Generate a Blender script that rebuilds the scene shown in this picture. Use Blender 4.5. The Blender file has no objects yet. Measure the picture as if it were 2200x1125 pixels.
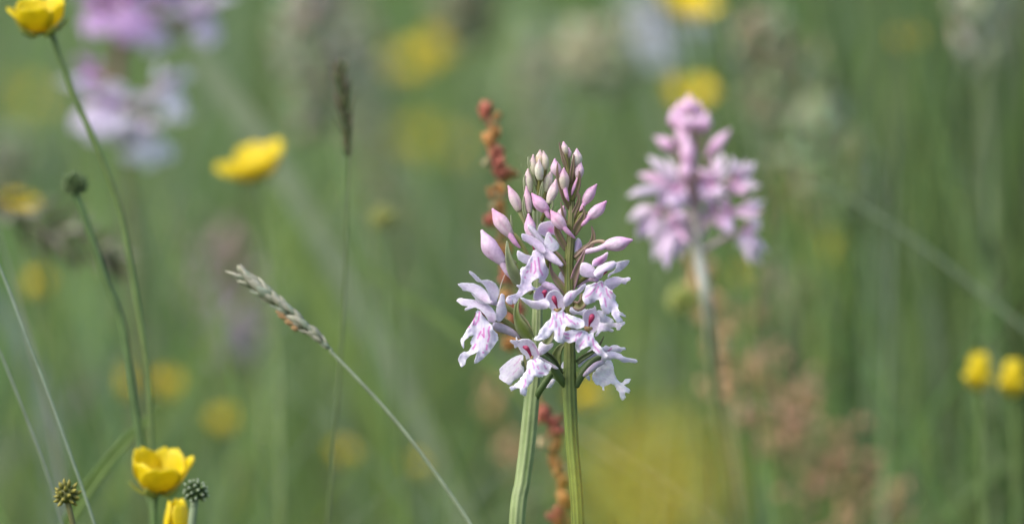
import bpy, math, random
import numpy as np
from mathutils import Vector, Matrix, Quaternion
from mathutils.geometry import delaunay_2d_cdt

random.seed(7)
RNG = np.random.default_rng(11)
R = math.radians
scene = bpy.context.scene
COL = scene.collection

# ------------------------------------------------------------------ camera
PITCH = R(3.5)
FOCUS = 1.2
TANH = 0.1 / FOCUS                      # half the frame width at one metre
CAM = Vector((0.0, 0.0, 0.30 + FOCUS * math.sin(PITCH)))
FWD = Vector((0, math.cos(PITCH), -math.sin(PITCH)))
UPV = Vector((0, math.sin(PITCH), math.cos(PITCH)))
RGT = Vector((1, 0, 0))
cd = bpy.data.cameras.new('camera')
cd.sensor_width = 36.0
cd.lens = 18.0 / TANH
cd.clip_start = 0.02
cd.clip_end = 2000.0
cd.dof.use_dof = True
cd.dof.focus_distance = FOCUS
cd.dof.aperture_fstop = cd.lens / 22.0
cam = bpy.data.objects.new('camera', cd)
COL.objects.link(cam)
cam.location = CAM
cam.rotation_euler = (math.pi / 2 - PITCH, 0, 0)
scene.camera = cam

# ------------------------------------------------------------------ light
SUN_EL, SUN_AZ = R(52), R(-118)         # azimuth measured from +Y towards +X : soft light from front left, high
w = bpy.data.worlds.new('World'); scene.world = w
w.use_nodes = True
nt = w.node_tree
sky = nt.nodes.new('ShaderNodeTexSky')
sky.sky_type = 'NISHITA'; sky.sun_disc = False
sky.sun_elevation = SUN_EL; sky.sun_rotation = SUN_AZ
sky.air_density = 1.0; sky.dust_density = 4.2; sky.ozone_density = 1.0
nt.links.new(sky.outputs[0], nt.nodes['Background'].inputs[0])
nt.nodes['Background'].inputs[1].default_value = 0.15
sl = bpy.data.lights.new('sun', 'SUN'); sl.energy = 1.35; sl.angle = R(70); sl.color = (1.0, 0.97, 0.92)
so = bpy.data.objects.new('sun', sl); COL.objects.link(so)
sd = Vector((math.sin(SUN_AZ) * math.cos(SUN_EL), math.cos(SUN_AZ) * math.cos(SUN_EL), math.sin(SUN_EL)))
so.rotation_euler = (-sd).to_track_quat('-Z', 'Y').to_euler()
so.location = sd * 5
vs = scene.view_settings
vs.view_transform = 'Standard'; vs.look = 'None'; vs.exposure = 1.0; vs.gamma = 1.0; vs.use_curve_mapping = False
scene.render.engine = 'CYCLES'
cy = scene.cycles
cy.use_denoising = True
cy.use_adaptive_sampling = False
cy.max_bounces = 6; cy.diffuse_bounces = 4; cy.glossy_bounces = 2; cy.transmission_bounces = 4; cy.transparent_max_bounces = 4

# ------------------------------------------------------------------ helpers
def W(px, py, d):
    px, py, d = float(px), float(py), float(d)
    return CAM + d * (FWD + RGT * ((px - 1100) / 1100 * TANH) + UPV * ((562.5 - py) / 1100 * TANH))
def S(d):                                # metres per photograph pixel at distance d
    return d * TANH / 1100
WO = {}                                  # world origin of each object
def empty(name, loc, label, cat, group=None):
    o = bpy.data.objects.new(name, None); COL.objects.link(o)
    o.empty_display_size = 0.01
    o.location = loc; WO[o] = Vector(loc)
    tag(o, label, cat, group)
    return o
def tag(o, label=None, cat=None, group=None, kind=None):
    if label: o['label'] = label
    if cat: o['category'] = cat
    if group: o['group'] = group
    if kind: o['kind'] = kind
    return o
def mesh_from(name, verts, faces, mat, cols=None, smooth=True):
    me = bpy.data.meshes.new(name)
    me.from_pydata([tuple(v) for v in verts], [], faces)
    if smooth: me.polygons.foreach_set('use_smooth', [True] * len(me.polygons))
    if cols is not None:
        a = me.color_attributes.new('Col', 'FLOAT_COLOR', 'POINT')
        a.data.foreach_set('color', np.array([(c[0], c[1], c[2], 1.0) for c in cols], dtype=np.float32).ravel())
    me.materials.append(mat)
    me.update()
    return me
def part(name, geo, mat, parent=None, thick=0.0):
    verts, faces, cols = geo
    vs_ = [Vector(v) for v in verts]
    c = Vector((0, 0, 0))
    for v in vs_: c += v
    c /= len(vs_)
    po = WO[parent] if parent is not None else Vector((0, 0, 0))
    me = mesh_from(name, [v - c for v in vs_], faces, mat, cols)
    o = bpy.data.objects.new(name, me); COL.objects.link(o)
    o.location = c - po; WO[o] = c
    if parent is not None: o.parent = parent
    if thick:
        m = o.modifiers.new('thickness', 'SOLIDIFY'); m.thickness = thick; m.offset = 0
    return o
def shared(name, me, M, parent):
    """a part that shares its mesh; M is its world matrix, parents here have no rotation or are given locally"""
    o = bpy.data.objects.new(name, me); COL.objects.link(o)
    o.parent = parent
    o.matrix_local = Matrix.Translation(-WO[parent]) @ M
    WO[o] = M.translation.copy()
    return o
def join(*geos):
    V, F, C = [], [], []
    for v, f, c in geos:
        n = len(V); V += list(v); F += [tuple(i + n for i in q) for q in f]; C += list(c)
    return V, F, C
def lerp(a, b, t): return a + (b - a) * t
def mixc(a, b, t): return tuple(x + (y - x) * t for x, y in zip(a, b))
def catmull(P, n=6, closed=False):
    """P: list of tuples / Vectors of any dimension"""
    P = [np.array(p, dtype=float) for p in P]
    m = len(P); out = []
    segs = m if closed else m - 1
    for i in range(segs):
        if closed: a, b, c, d = P[(i - 1) % m], P[i], P[(i + 1) % m], P[(i + 2) % m]
        else: a, b, c, d = P[max(i - 1, 0)], P[i], P[i + 1], P[min(i + 2, m - 1)]
        for k in range(n):
            t = k / n
            out.append(0.5 * (2 * b + (c - a) * t + (2 * a - 5 * b + 4 * c - d) * t * t + (3 * b - a - 3 * c + d) * t ** 3))
    if not closed: out.append(P[-1])
    return out

def tube(path, radii, col, sides=10, n=5, ribs=0, ribamp=0.0, col2=None, cap=True, flat=1.0):
    """path world points, radii metres, interpolated; col a colour or list along the path"""
    m = len(path)
    if not isinstance(col, list): col = [col] * m
    col = (col + [col[-1]] * m)[:m]
    Q = catmull([tuple(p) + (r,) + tuple(c) for p, r, c in zip(path, radii, col)], n)
    pts = [Vector(q[:3]) for q in Q]; rad = [max(q[3], 1e-5) for q in Q]; cc = [tuple(q[4:7]) for q in Q]
    V, F, C = [], [], []
    t0 = (pts[1] - pts[0]).normalized()
    nrm = t0.cross(Vector((0.13, 1, 0.07))).normalized()
    L = len(pts)
    for i in range(L):
        t = (pts[min(i + 1, L - 1)] - pts[max(i - 1, 0)])
        if t.length < 1e-9: t = t0
        t.normalize()
        nrm = (nrm - t * nrm.dot(t)).normalized(); bn = t.cross(nrm)
        for k in range(sides):
            a = 2 * math.pi * k / sides
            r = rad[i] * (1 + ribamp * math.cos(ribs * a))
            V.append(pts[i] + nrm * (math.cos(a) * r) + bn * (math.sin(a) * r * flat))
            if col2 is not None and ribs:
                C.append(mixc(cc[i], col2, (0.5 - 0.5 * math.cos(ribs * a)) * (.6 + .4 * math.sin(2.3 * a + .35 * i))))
            else: C.append(cc[i])
    for i in range(L - 1):
        for k in range(sides):
            a = i * sides + k; b = i * sides + (k + 1) % sides
            F.append((a, b, b + sides, a + sides))
    if cap:
        F.append(tuple(range(sides - 1, -1, -1))); F.append(tuple((L - 1) * sides + k for k in range(sides)))
    return V, F, C

def patch(outline, spacing, fn, colfn, smooth=3):
    """triangulated sheet inside a smoothed outline; fn(x,y,edge)->Vector; colfn(x,y,edge)->rgb"""
    O = np.array(catmull(outline, smooth, True))
    n = len(O)
    x0, y0 = O.min(0); x1, y1 = O.max(0)
    xs = np.arange(x0 + spacing * .5, x1, spacing); ys = np.arange(y0 + spacing * .5, y1, spacing * .87)
    gx, gy = np.meshgrid(xs, ys); gx[1::2] += spacing * .5
    G = np.stack([gx.ravel(), gy.ravel()], 1)
    A, B = O, np.roll(O, -1, 0)
    def edged(Pp):
        d = B - A; L2 = (d ** 2).sum(1) + 1e-12
        t = np.clip(((Pp[:, None] - A[None]) * d[None]).sum(2) / L2, 0, 1)
        q = A[None] + t[..., None] * d[None]
        return np.sqrt(((Pp[:, None] - q) ** 2).sum(2)).min(1)
    inside = np.zeros(len(G), bool)
    for i in range(n):
        xa, ya = A[i]; xb, yb = B[i]
        cond = ((ya > G[:, 1]) != (yb > G[:, 1]))
        with np.errstate(divide='ignore', invalid='ignore'):
            xi = (xb - xa) * (G[:, 1] - ya) / (yb - ya) + xa
        inside ^= cond & (G[:, 0] < xi)
    G = G[inside]
    if len(G): G = G[edged(G) > spacing * .45]
    pts = [Vector((p[0], p[1])) for p in O] + [Vector((p[0], p[1])) for p in G]
    v2, e2, f2, *_ = delaunay_2d_cdt(pts, [], [list(range(n))], 1, 1e-4)
    P2 = np.array([(v.x, v.y) for v in v2])
    E = edged(P2)
    V = [fn(P2[i, 0], P2[i, 1], E[i]) for i in range(len(P2))]
    C = [colfn(P2[i, 0], P2[i, 1], E[i]) for i in range(len(P2))]
    return V, [tuple(f) for f in f2], C

def strip(path, widths, col, n=5, fold=0.0, facing=None, edgecol=None, across=5, twist=0.0):
    """a blade: path world points, widths metres (full), folded to a V by fold*width, broad side towards facing"""
    m = len(path)
    if not isinstance(col, list): col = [col] * m
    Q = catmull([tuple(p) + (wd,) + tuple(c) for p, wd, c in zip(path, widths, col)], n)
    pts = [Vector(q[:3]) for q in Q]; L = len(pts)
    V, F, C = [], [], []
    for i in range(L):
        t = (pts[min(i + 1, L - 1)] - pts[max(i - 1, 0)]).normalized()
        f = facing if facing is not None else (CAM - pts[i]).normalized()
        if twist: f = Quaternion(t, twist * (i / L - .3)) @ f
        sdir = t.cross(f).normalized(); nn = sdir.cross(t).normalized()
        wd = max(Q[i][3], 1e-5)
        for k in range(across):
            u = k / (across - 1) * 2 - 1
            V.append(pts[i] + sdir * (u * wd / 2) + nn * (fold * wd * (abs(u) ** 1.5 - .4)))
            c = tuple(Q[i][4:7])
            C.append(mixc(c, edgecol, abs(u) ** 2) if edgecol else c)
    for i in range(L - 1):
        for k in range(across - 1):
            a = i * across + k
            F.append((a, a + 1, a + 1 + across, a + across))
    return V, F, C

# ------------------------------------------------------------------ materials
def new_mat(name):
    m = bpy.data.materials.new(name); m.use_nodes = True
    m.node_tree.nodes.clear()
    return m, m.node_tree.nodes, m.node_tree.links
def plant_mat(name, trans=0.3, rough=0.5, spec=0.3, noise_scale=400.0, noise_amt=0.25, bump=0.0, bump_scale=2500.0, color=None, rand=0.0, coat=0.0):
    m, N, Lk = new_mat(name)
    out = N.new('ShaderNodeOutputMaterial')
    if color is None:
        c = N.new('ShaderNodeAttribute'); c.attribute_name = 'Col'; csock = c.outputs['Color']
    else:
        c = N.new('ShaderNodeRGB'); c.outputs[0].default_value = (*color, 1); csock = c.outputs[0]
    tc = N.new('ShaderNodeTexCoord')
    nz = N.new('ShaderNodeTexNoise'); nz.inputs['Scale'].default_value = noise_scale; nz.inputs['Detail'].default_value = 4
    Lk.new(tc.outputs['Object'], nz.inputs['Vector'])
    mr = N.new('ShaderNodeMapRange'); mr.inputs[3].default_value = 1 - noise_amt; mr.inputs[4].default_value = 1 + noise_amt
    mr.inputs[1].default_value = .3; mr.inputs[2].default_value = .7
    Lk.new(nz.outputs['Fac'], mr.inputs[0])
    fac = mr.outputs[0]
    if rand:
        oi = N.new('ShaderNodeObjectInfo')
        r2 = N.new('ShaderNodeMapRange'); r2.inputs[3].default_value = 1 - rand; r2.inputs[4].default_value = 1 + rand
        Lk.new(oi.outputs['Random'], r2.inputs[0])
        mm = N.new('ShaderNodeMath'); mm.operation = 'MULTIPLY'
        Lk.new(fac, mm.inputs[0]); Lk.new(r2.outputs[0], mm.inputs[1]); fac = mm.outputs[0]
    vm = N.new('ShaderNodeVectorMath'); vm.operation = 'SCALE'
    Lk.new(csock, vm.inputs[0]); Lk.new(fac, vm.inputs['Scale'])
    p = N.new('ShaderNodeBsdfPrincipled')
    p.inputs['Roughness'].default_value = rough; p.inputs['Specular IOR Level'].default_value = spec
    if coat:
        p.inputs['Coat Weight'].default_value = coat; p.inputs['Coat Roughness'].default_value = .25
    Lk.new(vm.outputs[0], p.inputs['Base Color'])
    if bump:
        b = N.new('ShaderNodeTexNoise'); b.inputs['Scale'].default_value = bump_scale; b.inputs['Detail'].default_value = 3
        Lk.new(tc.outputs['Object'], b.inputs['Vector'])
        bp = N.new('ShaderNodeBump'); bp.inputs['Strength'].default_value = bump; bp.inputs['Distance'].default_value = 0.0002
        Lk.new(b.outputs['Fac'], bp.inputs['Height']); Lk.new(bp.outputs[0], p.inputs['Normal'])
    if trans:
        t = N.new('ShaderNodeBsdfTranslucent'); Lk.new(vm.outputs[0], t.inputs['Color'])
        mx = N.new('ShaderNodeMixShader'); mx.inputs[0].default_value = trans
        Lk.new(p.outputs[0], mx.inputs[1]); Lk.new(t.outputs[0], mx.inputs[2]); Lk.new(mx.outputs[0], out.inputs[0])
    else: Lk.new(p.outputs[0], out.inputs[0])
    return m
M_PETAL = plant_mat('orchid_petal', .5, .45, .3, 1500, .09, .15, 4000)
M_BUD = plant_mat('orchid_bud', .25, .55, .2, 900, .14, .5, 2500)
M_STEM = plant_mat('stem', .1, .5, .35, 260, .2, .35, 1500)
M_LEAF = plant_mat('bract', .25, .45, .4, 500, .14, .25, 1500)
M_GRASS = plant_mat('meadow_grass', .45, .5, .3, 60, .15)
M_BLADE = plant_mat('grass_blade', .3, .45, .4, 120, .15)
M_BUTTER = plant_mat('buttercup_petal', .45, .4, .35, 400, .10, coat=.1)
M_HEAD = plant_mat('seed_head', .12, .55, .3, 600, .25)
M_HUSK = plant_mat('husk', .25, .6, .25, 500, .22, rand=.22)
M_FRUIT = plant_mat('sorrel_fruit', .3, .5, .3, 400, .25, rand=.3)

# ground material
gm, N, Lk = new_mat('meadow_soil')
out = N.new('ShaderNodeOutputMaterial'); p = N.new('ShaderNodeBsdfPrincipled'); p.inputs['Roughness'].default_value = .9
tc = N.new('ShaderNodeTexCoord'); nz = N.new('ShaderNodeTexNoise'); nz.inputs['Scale'].default_value = 3; nz.inputs['Detail'].default_value = 8
n2 = N.new('ShaderNodeTexNoise'); n2.inputs['Scale'].default_value = 45; n2.inputs['Detail'].default_value = 6
cr = N.new('ShaderNodeValToRGB')
cr.color_ramp.elements[0].color = (.045, .06, .022, 1); cr.color_ramp.elements[0].position = .35
cr.color_ramp.elements[1].color = (.075, .12, .035, 1); cr.color_ramp.elements[1].position = .65
ad = N.new('ShaderNodeMix'); ad.data_type = 'FLOAT'; ad.inputs[0].default_value = .5
Lk.new(tc.outputs['Object'], nz.inputs['Vector']); Lk.new(tc.outputs['Object'], n2.inputs['Vector'])
Lk.new(nz.outputs['Fac'], ad.inputs[2]); Lk.new(n2.outputs['Fac'], ad.inputs[3]); Lk.new(ad.outputs[0], cr.inputs[0])
Lk.new(cr.outputs[0], p.inputs['Base Color'])
bp = N.new('ShaderNodeBump'); bp.inputs['Distance'].default_value = .01; Lk.new(n2.outputs['Fac'], bp.inputs['Height']); Lk.new(bp.outputs[0], p.inputs['Normal'])
Lk.new(p.outputs[0], out.inputs[0])

# ------------------------------------------------------------------ ground
def ground_z(x, y):
    r = math.hypot(x, y); b = min(max(y - 2.3, 0), 9.0)
    return .13 * b * b / (b + .8) + 0.008 * math.sin(3.1 * x + .7) * math.sin(2.3 * y) + min(max(r - 12, 0) * .012, 2.2) * (0.7 + .3 * math.sin(x * .05 + y * .03))  # rise beyond the subject added so more lit grass tops show
gx = [s * v for s in (-1, 1) for v in (0.15, .4, .8, 1.4, 2.2, 3.2, 4.5, 6, 8, 11, 15, 22, 35, 60, 110, 220, 450)] + [0]
gx = sorted(gx)
gv = [(x, y, ground_z(x, y)) for y in gx for x in gx]
ng = len(gx)
gf = [(j * ng + i, j * ng + i + 1, (j + 1) * ng + i + 1, (j + 1) * ng + i) for j in range(ng - 1) for i in range(ng - 1)]
g = part('ground', (gv, gf, [(0, 0, 0)] * len(gv)), gm)
tag(g, 'mossy green meadow ground under the grass', 'ground', kind='structure')

# ------------------------------------------------------------------ meadow grass (nobody could count it)
def grass_mesh(x, y, h, wd, ang, lean, cols, face):
    n = len(x); lv = 5
    ts = np.linspace(0, 1, lv + 1)
    dx, dy = np.cos(ang), np.sin(ang)
    gz = np.array([ground_z(a, b) for a, b in zip(x, y)])
    V = np.zeros((n, 2 * lv + 1, 3), np.float32)
    sx, sy = np.cos(face), np.sin(face)
    for i, t in enumerate(ts):
        off = lean * h * t ** 2.0
        zz = gz + h * t * (1 - .35 * lean ** 2 * t)
        cx, cy_ = x + dx * off, y + dy * off
        if i < lv:
            ww = wd * .5 * (1 - t ** 2.2) ** .8 * (.75 + .5 * t if t < .5 else 1.0)
            V[:, 2 * i] = np.stack([cx - sx * ww, cy_ - sy * ww, zz], 1)
            V[:, 2 * i + 1] = np.stack([cx + sx * ww, cy_ + sy * ww, zz], 1)
        else: V[:, 2 * lv] = np.stack([cx, cy_, zz], 1)
    base = (np.arange(n) * (2 * lv + 1))[:, None]
    quads = np.concatenate([np.array([[2 * i, 2 * i + 1, 2 * i + 3, 2 * i + 2]]) for i in range(lv - 1)], 0)
    Q = (base[:, :, None] + quads[None]).reshape(-1)
    T = (base + np.array([[2 * lv - 2, 2 * lv - 1, 2 * lv]])).reshape(-1)
    C = np.repeat(cols[:, None, :], 2 * lv + 1, 1).reshape(-1, 3)
    return V.reshape(-1, 3), Q, T, C
def build_grass(name, sets, label):
    Vs, Qs, Ts, Cs = [], [], [], []; off = 0
    for V, Q, T, C in sets:
        Vs.append(V); Qs.append(Q + off); Ts.append(T + off); Cs.append(C); off += len(V)
    V = np.concatenate(Vs); Q = np.concatenate(Qs); T = np.concatenate(Ts); C = np.concatenate(Cs)
    me = bpy.data.meshes.new(name)
    me.vertices.add(len(V)); me.vertices.foreach_set('co', V.astype(np.float32).ravel())
    me.loops.add(len(Q) + len(T)); me.loops.foreach_set('vertex_index', np.concatenate([Q, T]).astype(np.int32))
    nq, ntr = len(Q) // 4, len(T) // 3
    me.polygons.add(nq + ntr)
    st = np.concatenate([np.arange(nq) * 4, nq * 4 + np.arange(ntr) * 3]).astype(np.int32)
    me.polygons.foreach_set('loop_start', st)
    me.polygons.foreach_set('use_smooth', np.ones(nq + ntr, bool))
    me.update(calc_edges=True)
    a = me.color_attributes.new('Col', 'FLOAT_COLOR', 'POINT')
    a.data.foreach_set('color', np.concatenate([C, np.ones((len(C), 1))], 1).astype(np.float32).ravel())
    me.materials.append(M_GRASS)
    o = bpy.data.objects.new(name, me); COL.objects.link(o)
    return tag(o, label, 'grass', kind='stuff')
PAL = np.array([(.105, .160, .040), (.085, .140, .045), (.135, .175, .035), (.078, .112, .036),
                (.135, .168, .075), (.170, .178, .110), (.185, .165, .110), (.105, .145, .070)])
def pick_cols(x, y, n, right_green=True):
    # patches: fields of greyish seed-stalks and fields of fresh green
    f = np.sin(x * 9 + 1.3 * np.sin(y * 3)) * np.sin(y * 4.1 + x * 2)
    wts = np.tile(np.array([.28, .17, .20, .12, .1, .05, .03, .05]), (n, 1))
    pale = np.clip(.5 + f, 0, 1.5)
    wts[:, 5] *= .4 + 2.2 * pale; wts[:, 6] *= .3 + 2.2 * pale
    rr = np.clip((x / (.02 + .085 * y)) , -1, 1)         # fresher, greener stand to the right
    wts[:, 5] *= np.where(rr > .35, .25, 1.0); wts[:, 6] *= np.where(rr > .35, .15, 1.0)
    wts /= wts.sum(1, keepdims=True)
    cu = wts.cumsum(1); r = RNG.random((n, 1))
    idx = np.minimum((r > cu).sum(1), 7)
    return np.clip(np.array([1.56, 1.70, 2.0]) * PAL[idx] * RNG.normal(1, .16, (n, 1)) * RNG.normal(1, .05, (n, 3)), .01, .5)
def zbot(d): return CAM.z - d * math.tan(PITCH + math.atan(TANH * 1125 / 2200))
sets = []
def zone(n, y0, y1, hx, hlo, hhi, wlo, whi, llo=.05, lhi=.5):
    y = RNG.uniform(y0, y1, n); x = RNG.uniform(-1, 1, n) * hx(y)
    h = RNG.uniform(hlo, hhi, n); 
    wd = RNG.uniform(wlo, whi, n); ang = RNG.uniform(0, 2 * math.pi, n); lean = RNG.uniform(llo, lhi, n)
    face = RNG.normal(0, .7, n)
    return x, y, h, wd, ang, lean, face
# under the frame, around the camera and the subject: short grass
x, y, h, wd, ang, lean, face = zone(9000, -.5, 1.75, lambda y: .75, .06, .2, .002, .005, .1, .7)
h = np.minimum(h, np.maximum(CAM.z - np.maximum(y, .3) * .104 - .03, .06))
sets.append(grass_mesh(x, y, h, wd, ang, lean, pick_cols(x, y, len(x)), face))
# just behind the subject: sparse tall blades
x, y, h, wd, ang, lean, face = zone(220, 1.62, 2.05, lambda y: .16 + .2 * y, .22, .36, .0025, .005, .05, .45)
sets.append(grass_mesh(x, y, h, wd, ang, lean, pick_cols(x, y, len(x)), face))
x, y, h, wd, ang, lean, face = zone(5500, 1.95, 2.8, lambda y: .3 + .22 * y, .18, .37, .0025, .0055, .05, .5)
sets.append(grass_mesh(x, y, h, wd, ang, lean, pick_cols(x, y, len(x)), face))
x, y, h, wd, ang, lean, face = zone(22000, 2.8, 5.5, lambda y: .3 + .25 * y, .2, .42, .003, .006, .05, .5)
sets.append(grass_mesh(x, y, h, wd, ang, lean, pick_cols(x, y, len(x)), face))
x, y, h, wd, ang, lean, face = zone(26000, 5.5, 14, lambda y: .3 + .3 * y, .22, .45, .006, .012, .05, .5)
sets.append(grass_mesh(x, y, h, wd, ang, lean, pick_cols(x, y, len(x)), face))
x, y, h, wd, ang, lean, face = zone(760, 1.45, 1.85, lambda y: .06 + .1 * y, .2, .38, .0007, .0017, .05, .9)
sets.append(grass_mesh(x, y, h, wd, ang, lean, pick_cols(x, y, len(x)) * RNG.choice([.7, 1.0, 1.25], (len(x), 1)), face))
n = 160                                   # thin straight stalks on the right
y = RNG.uniform(1.5, 1.8, n); x = y * TANH * RNG.uniform(.55, 1.4, n)
sets.append(grass_mesh(x, y, RNG.uniform(.3, .42, n), RNG.uniform(.0012, .0024, n), RNG.uniform(0, 6.28, n), RNG.uniform(.02, .25, n), pick_cols(x, y, n) * RNG.choice([.4, .75, 1.15], (n, 1)), RNG.normal(0, .6, n)))
# tall stand of upright blades on the right
n = 900
y = RNG.uniform(1.75, 2.5, n); x = y * TANH * RNG.uniform(.5, 1.5, n)
h = RNG.uniform(.26, .42, n); wd = RNG.uniform(.003, .006, n)
sets.append(grass_mesh(x, y, h, wd, RNG.uniform(0, 6.28, n), RNG.uniform(.02, .2, n), pick_cols(x, y, n) * RNG.choice([.4, .6, .95], (n, 1)), RNG.normal(0, .6, n)))
build_grass('meadow_grass', sets, 'dense mixed green meadow grass filling the background')

# ================================================================== the two spotted orchids in focus
FR = {1: (960, 280, 3.516), 2: (960, 560, 3.516), 3: (1000, 800, 3.461), 5: (960, 560, 4.686), 6: (1160, 560, 5.627), 7: (1050, 700, 6.25), 8: (1080, 290, 4.89), 0: (0, 0, 1.0)}
def fp(f, pts):
    ox, oy, sc = FR[f]
    return [(ox + q[0] / sc, oy + q[1] / sc) + tuple(q[2:]) for q in pts]
def WZ(px, py, dz, D0=FOCUS):
    return W(px, py, D0 + dz * S(D0))
WHITE = (.78, .79, .84); LILAC = (.72, .62, .78); PINKW = (.78, .66, .78); MAG = (.62, .12, .45); RED = (.36, .02, .10)
def smooth01(t): t = min(max(t, 0), 1); return t * t * (3 - 2 * t)
def sheet(name, f, outline, dz, parent, base=WHITE, tilt=(0, 0), dome=0, domer=18, ruff=0, strokes=(), strokew=2.0, blots=(), rim=None, mat=None, spacing=2.1, strokecol=MAG, thick=.00008, seed=0):
    O = fp(f, outline)
    cx = sum(p[0] for p in O) / len(O); cy_ = sum(p[1] for p in O) / len(O)
    ST = [fp(f, s) for s in strokes]
    segs = [(np.array(a[:2]), np.array(b[:2])) for s in ST for a, b in zip(s, s[1:] if len(s) > 1 else s)]
    BL = [(fp(f, [b[0]])[0], b[1] / FR[f][2], b[2], b[3]) for b in blots]
    rs = random.Random(seed + int(cx * 7 + cy_ * 13)); ph = rs.uniform(0, 6); fq = rs.uniform(.13, .19); dome = dome * .8; ruff = ruff * .7; domer = domer * 1.15
    Oc = np.array(catmull(O, 3, True)); jag = .9 if name == 'lip' else .5
    for i in range(len(Oc)): Oc[i] += (rs.gauss(0, jag * .7), rs.gauss(0, jag * .7))
    O = [tuple(q) for q in Oc]
    vein = math.atan2(O[0][1] - cy_, O[0][0] - cx)
    # main axis of the petal: a curved sheet, arched across and gently bent along it
    Q_ = Oc - Oc.mean(0); ev, evec = np.linalg.eigh(Q_.T @ Q_); mx, my = Oc.mean(0)
    au, av = evec[:, 1], evec[:, 0]
    hu = np.abs(Q_ @ au).max(); hv = np.abs(Q_ @ av).max(); bendl = rs.choice((-1, 1)) * abs(dome) * rs.uniform(.3, .7)
    def fn(x, y, e):
        u_ = ((x - mx) * au[0] + (y - my) * au[1]) / hu; v_ = ((x - mx) * av[0] + (y - my) * av[1]) / hv
        z = dz + tilt[0] * (x - cx) + tilt[1] * (y - cy_)
        if dome > 0: z += -dome * 1.5 * (1 - v_ * v_) + bendl * u_ * u_
        else: z += -dome * 1.5 * (1 - .55 * v_ * v_ - .45 * u_ * u_)
        if name == 'lip':
            tx_, ty_ = (O[0][0] + O[-1][0]) / 2, (O[0][1] + O[-1][1]) / 2
            dd_ = math.hypot(x - tx_, y - ty_); z += 3.2 * min(dd_ / 45, 1.2) * math.sin(7.5 * math.atan2(x - tx_, y - ty_ + 1e-6) + ph)
        if ruff: z += 1.5 * ruff * math.exp(-e / 6) * (math.sin(fq * (x + .6 * y) + ph) + .6 * math.sin(fq * 1.7 * (x - y) + 2 * ph))
        return WZ(x, y, z)
    def colfn(x, y, e):
        c = base
        lil = (c[0] * .90, c[1] * .78, c[2] * .96)
        across = (x - cx) * math.sin(vein) - (y - cy_) * math.cos(vein)
        mot = .5 + .25 * math.sin(.31 * x + .23 * y + ph) + .25 * math.sin(.17 * x - .29 * y + 2 * ph)
        c = mixc((c[0] * 1.0, c[1] * .975, c[2] * 1.01), lil, .85 * mot * (.5 + .5 * math.cos(across * 1.05 + .6 * math.sin(.1 * y))))
        c = mixc(mixc(c, rim or (.88, .88, .91), .6), c, smooth01(e / 5))
        for (b, r, bc, s) in BL:
            d = math.hypot(x - b[0], y - b[1]); c = mixc(c, bc, s * smooth01(1 - d / r))
        if segs:
            P = np.array((x, y)); m = 9
            for a, b in segs:
                dd = b - a; L2 = dd.dot(dd)
                t = 0 if L2 < 1e-9 else min(max((P - a).dot(dd) / L2, 0), 1)
                m = min(m, np.linalg.norm(P - a - dd * t))
            c = mixc(c, mixc(strokecol, MAG, .35), .95 * smooth01(1.3 - m / (strokew * .9)))
        return c
    return part(name, patch(O, spacing, fn, colfn, 1), mat or M_PETAL, parent, thick)
OLIVE = (.16, .17, .045); GREEN = (.15, .21, .06); DGREEN = (.07, .11, .035); PALE = (.36, .42, .24); PURP = (.25, .16, .14); BROWNG = (.17, .13, .05)
def ptube(f, pts, col, D=FOCUS, sides=10, **k):
    """pts (x, y, dz, width) in frame f"""
    Q = fp(f, pts); sc = FR[f][2]
    return tube([WZ(q[0], q[1], q[2], D) for q in Q], [q[3] / sc / 2 * S(D) for q in Q], col, sides, **k)
def pleaf(name, f, pts, col, parent, fold=.3, edgecol=None, mat=None):
    Q = fp(f, pts); sc = FR[f][2]
    return part(name, strip([WZ(q[0], q[1], q[2]) for q in Q], [q[3] / sc * S(FOCUS) for q in Q], col, 6, fold, None, edgecol), mat or M_LEAF, parent, .0002)
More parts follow.
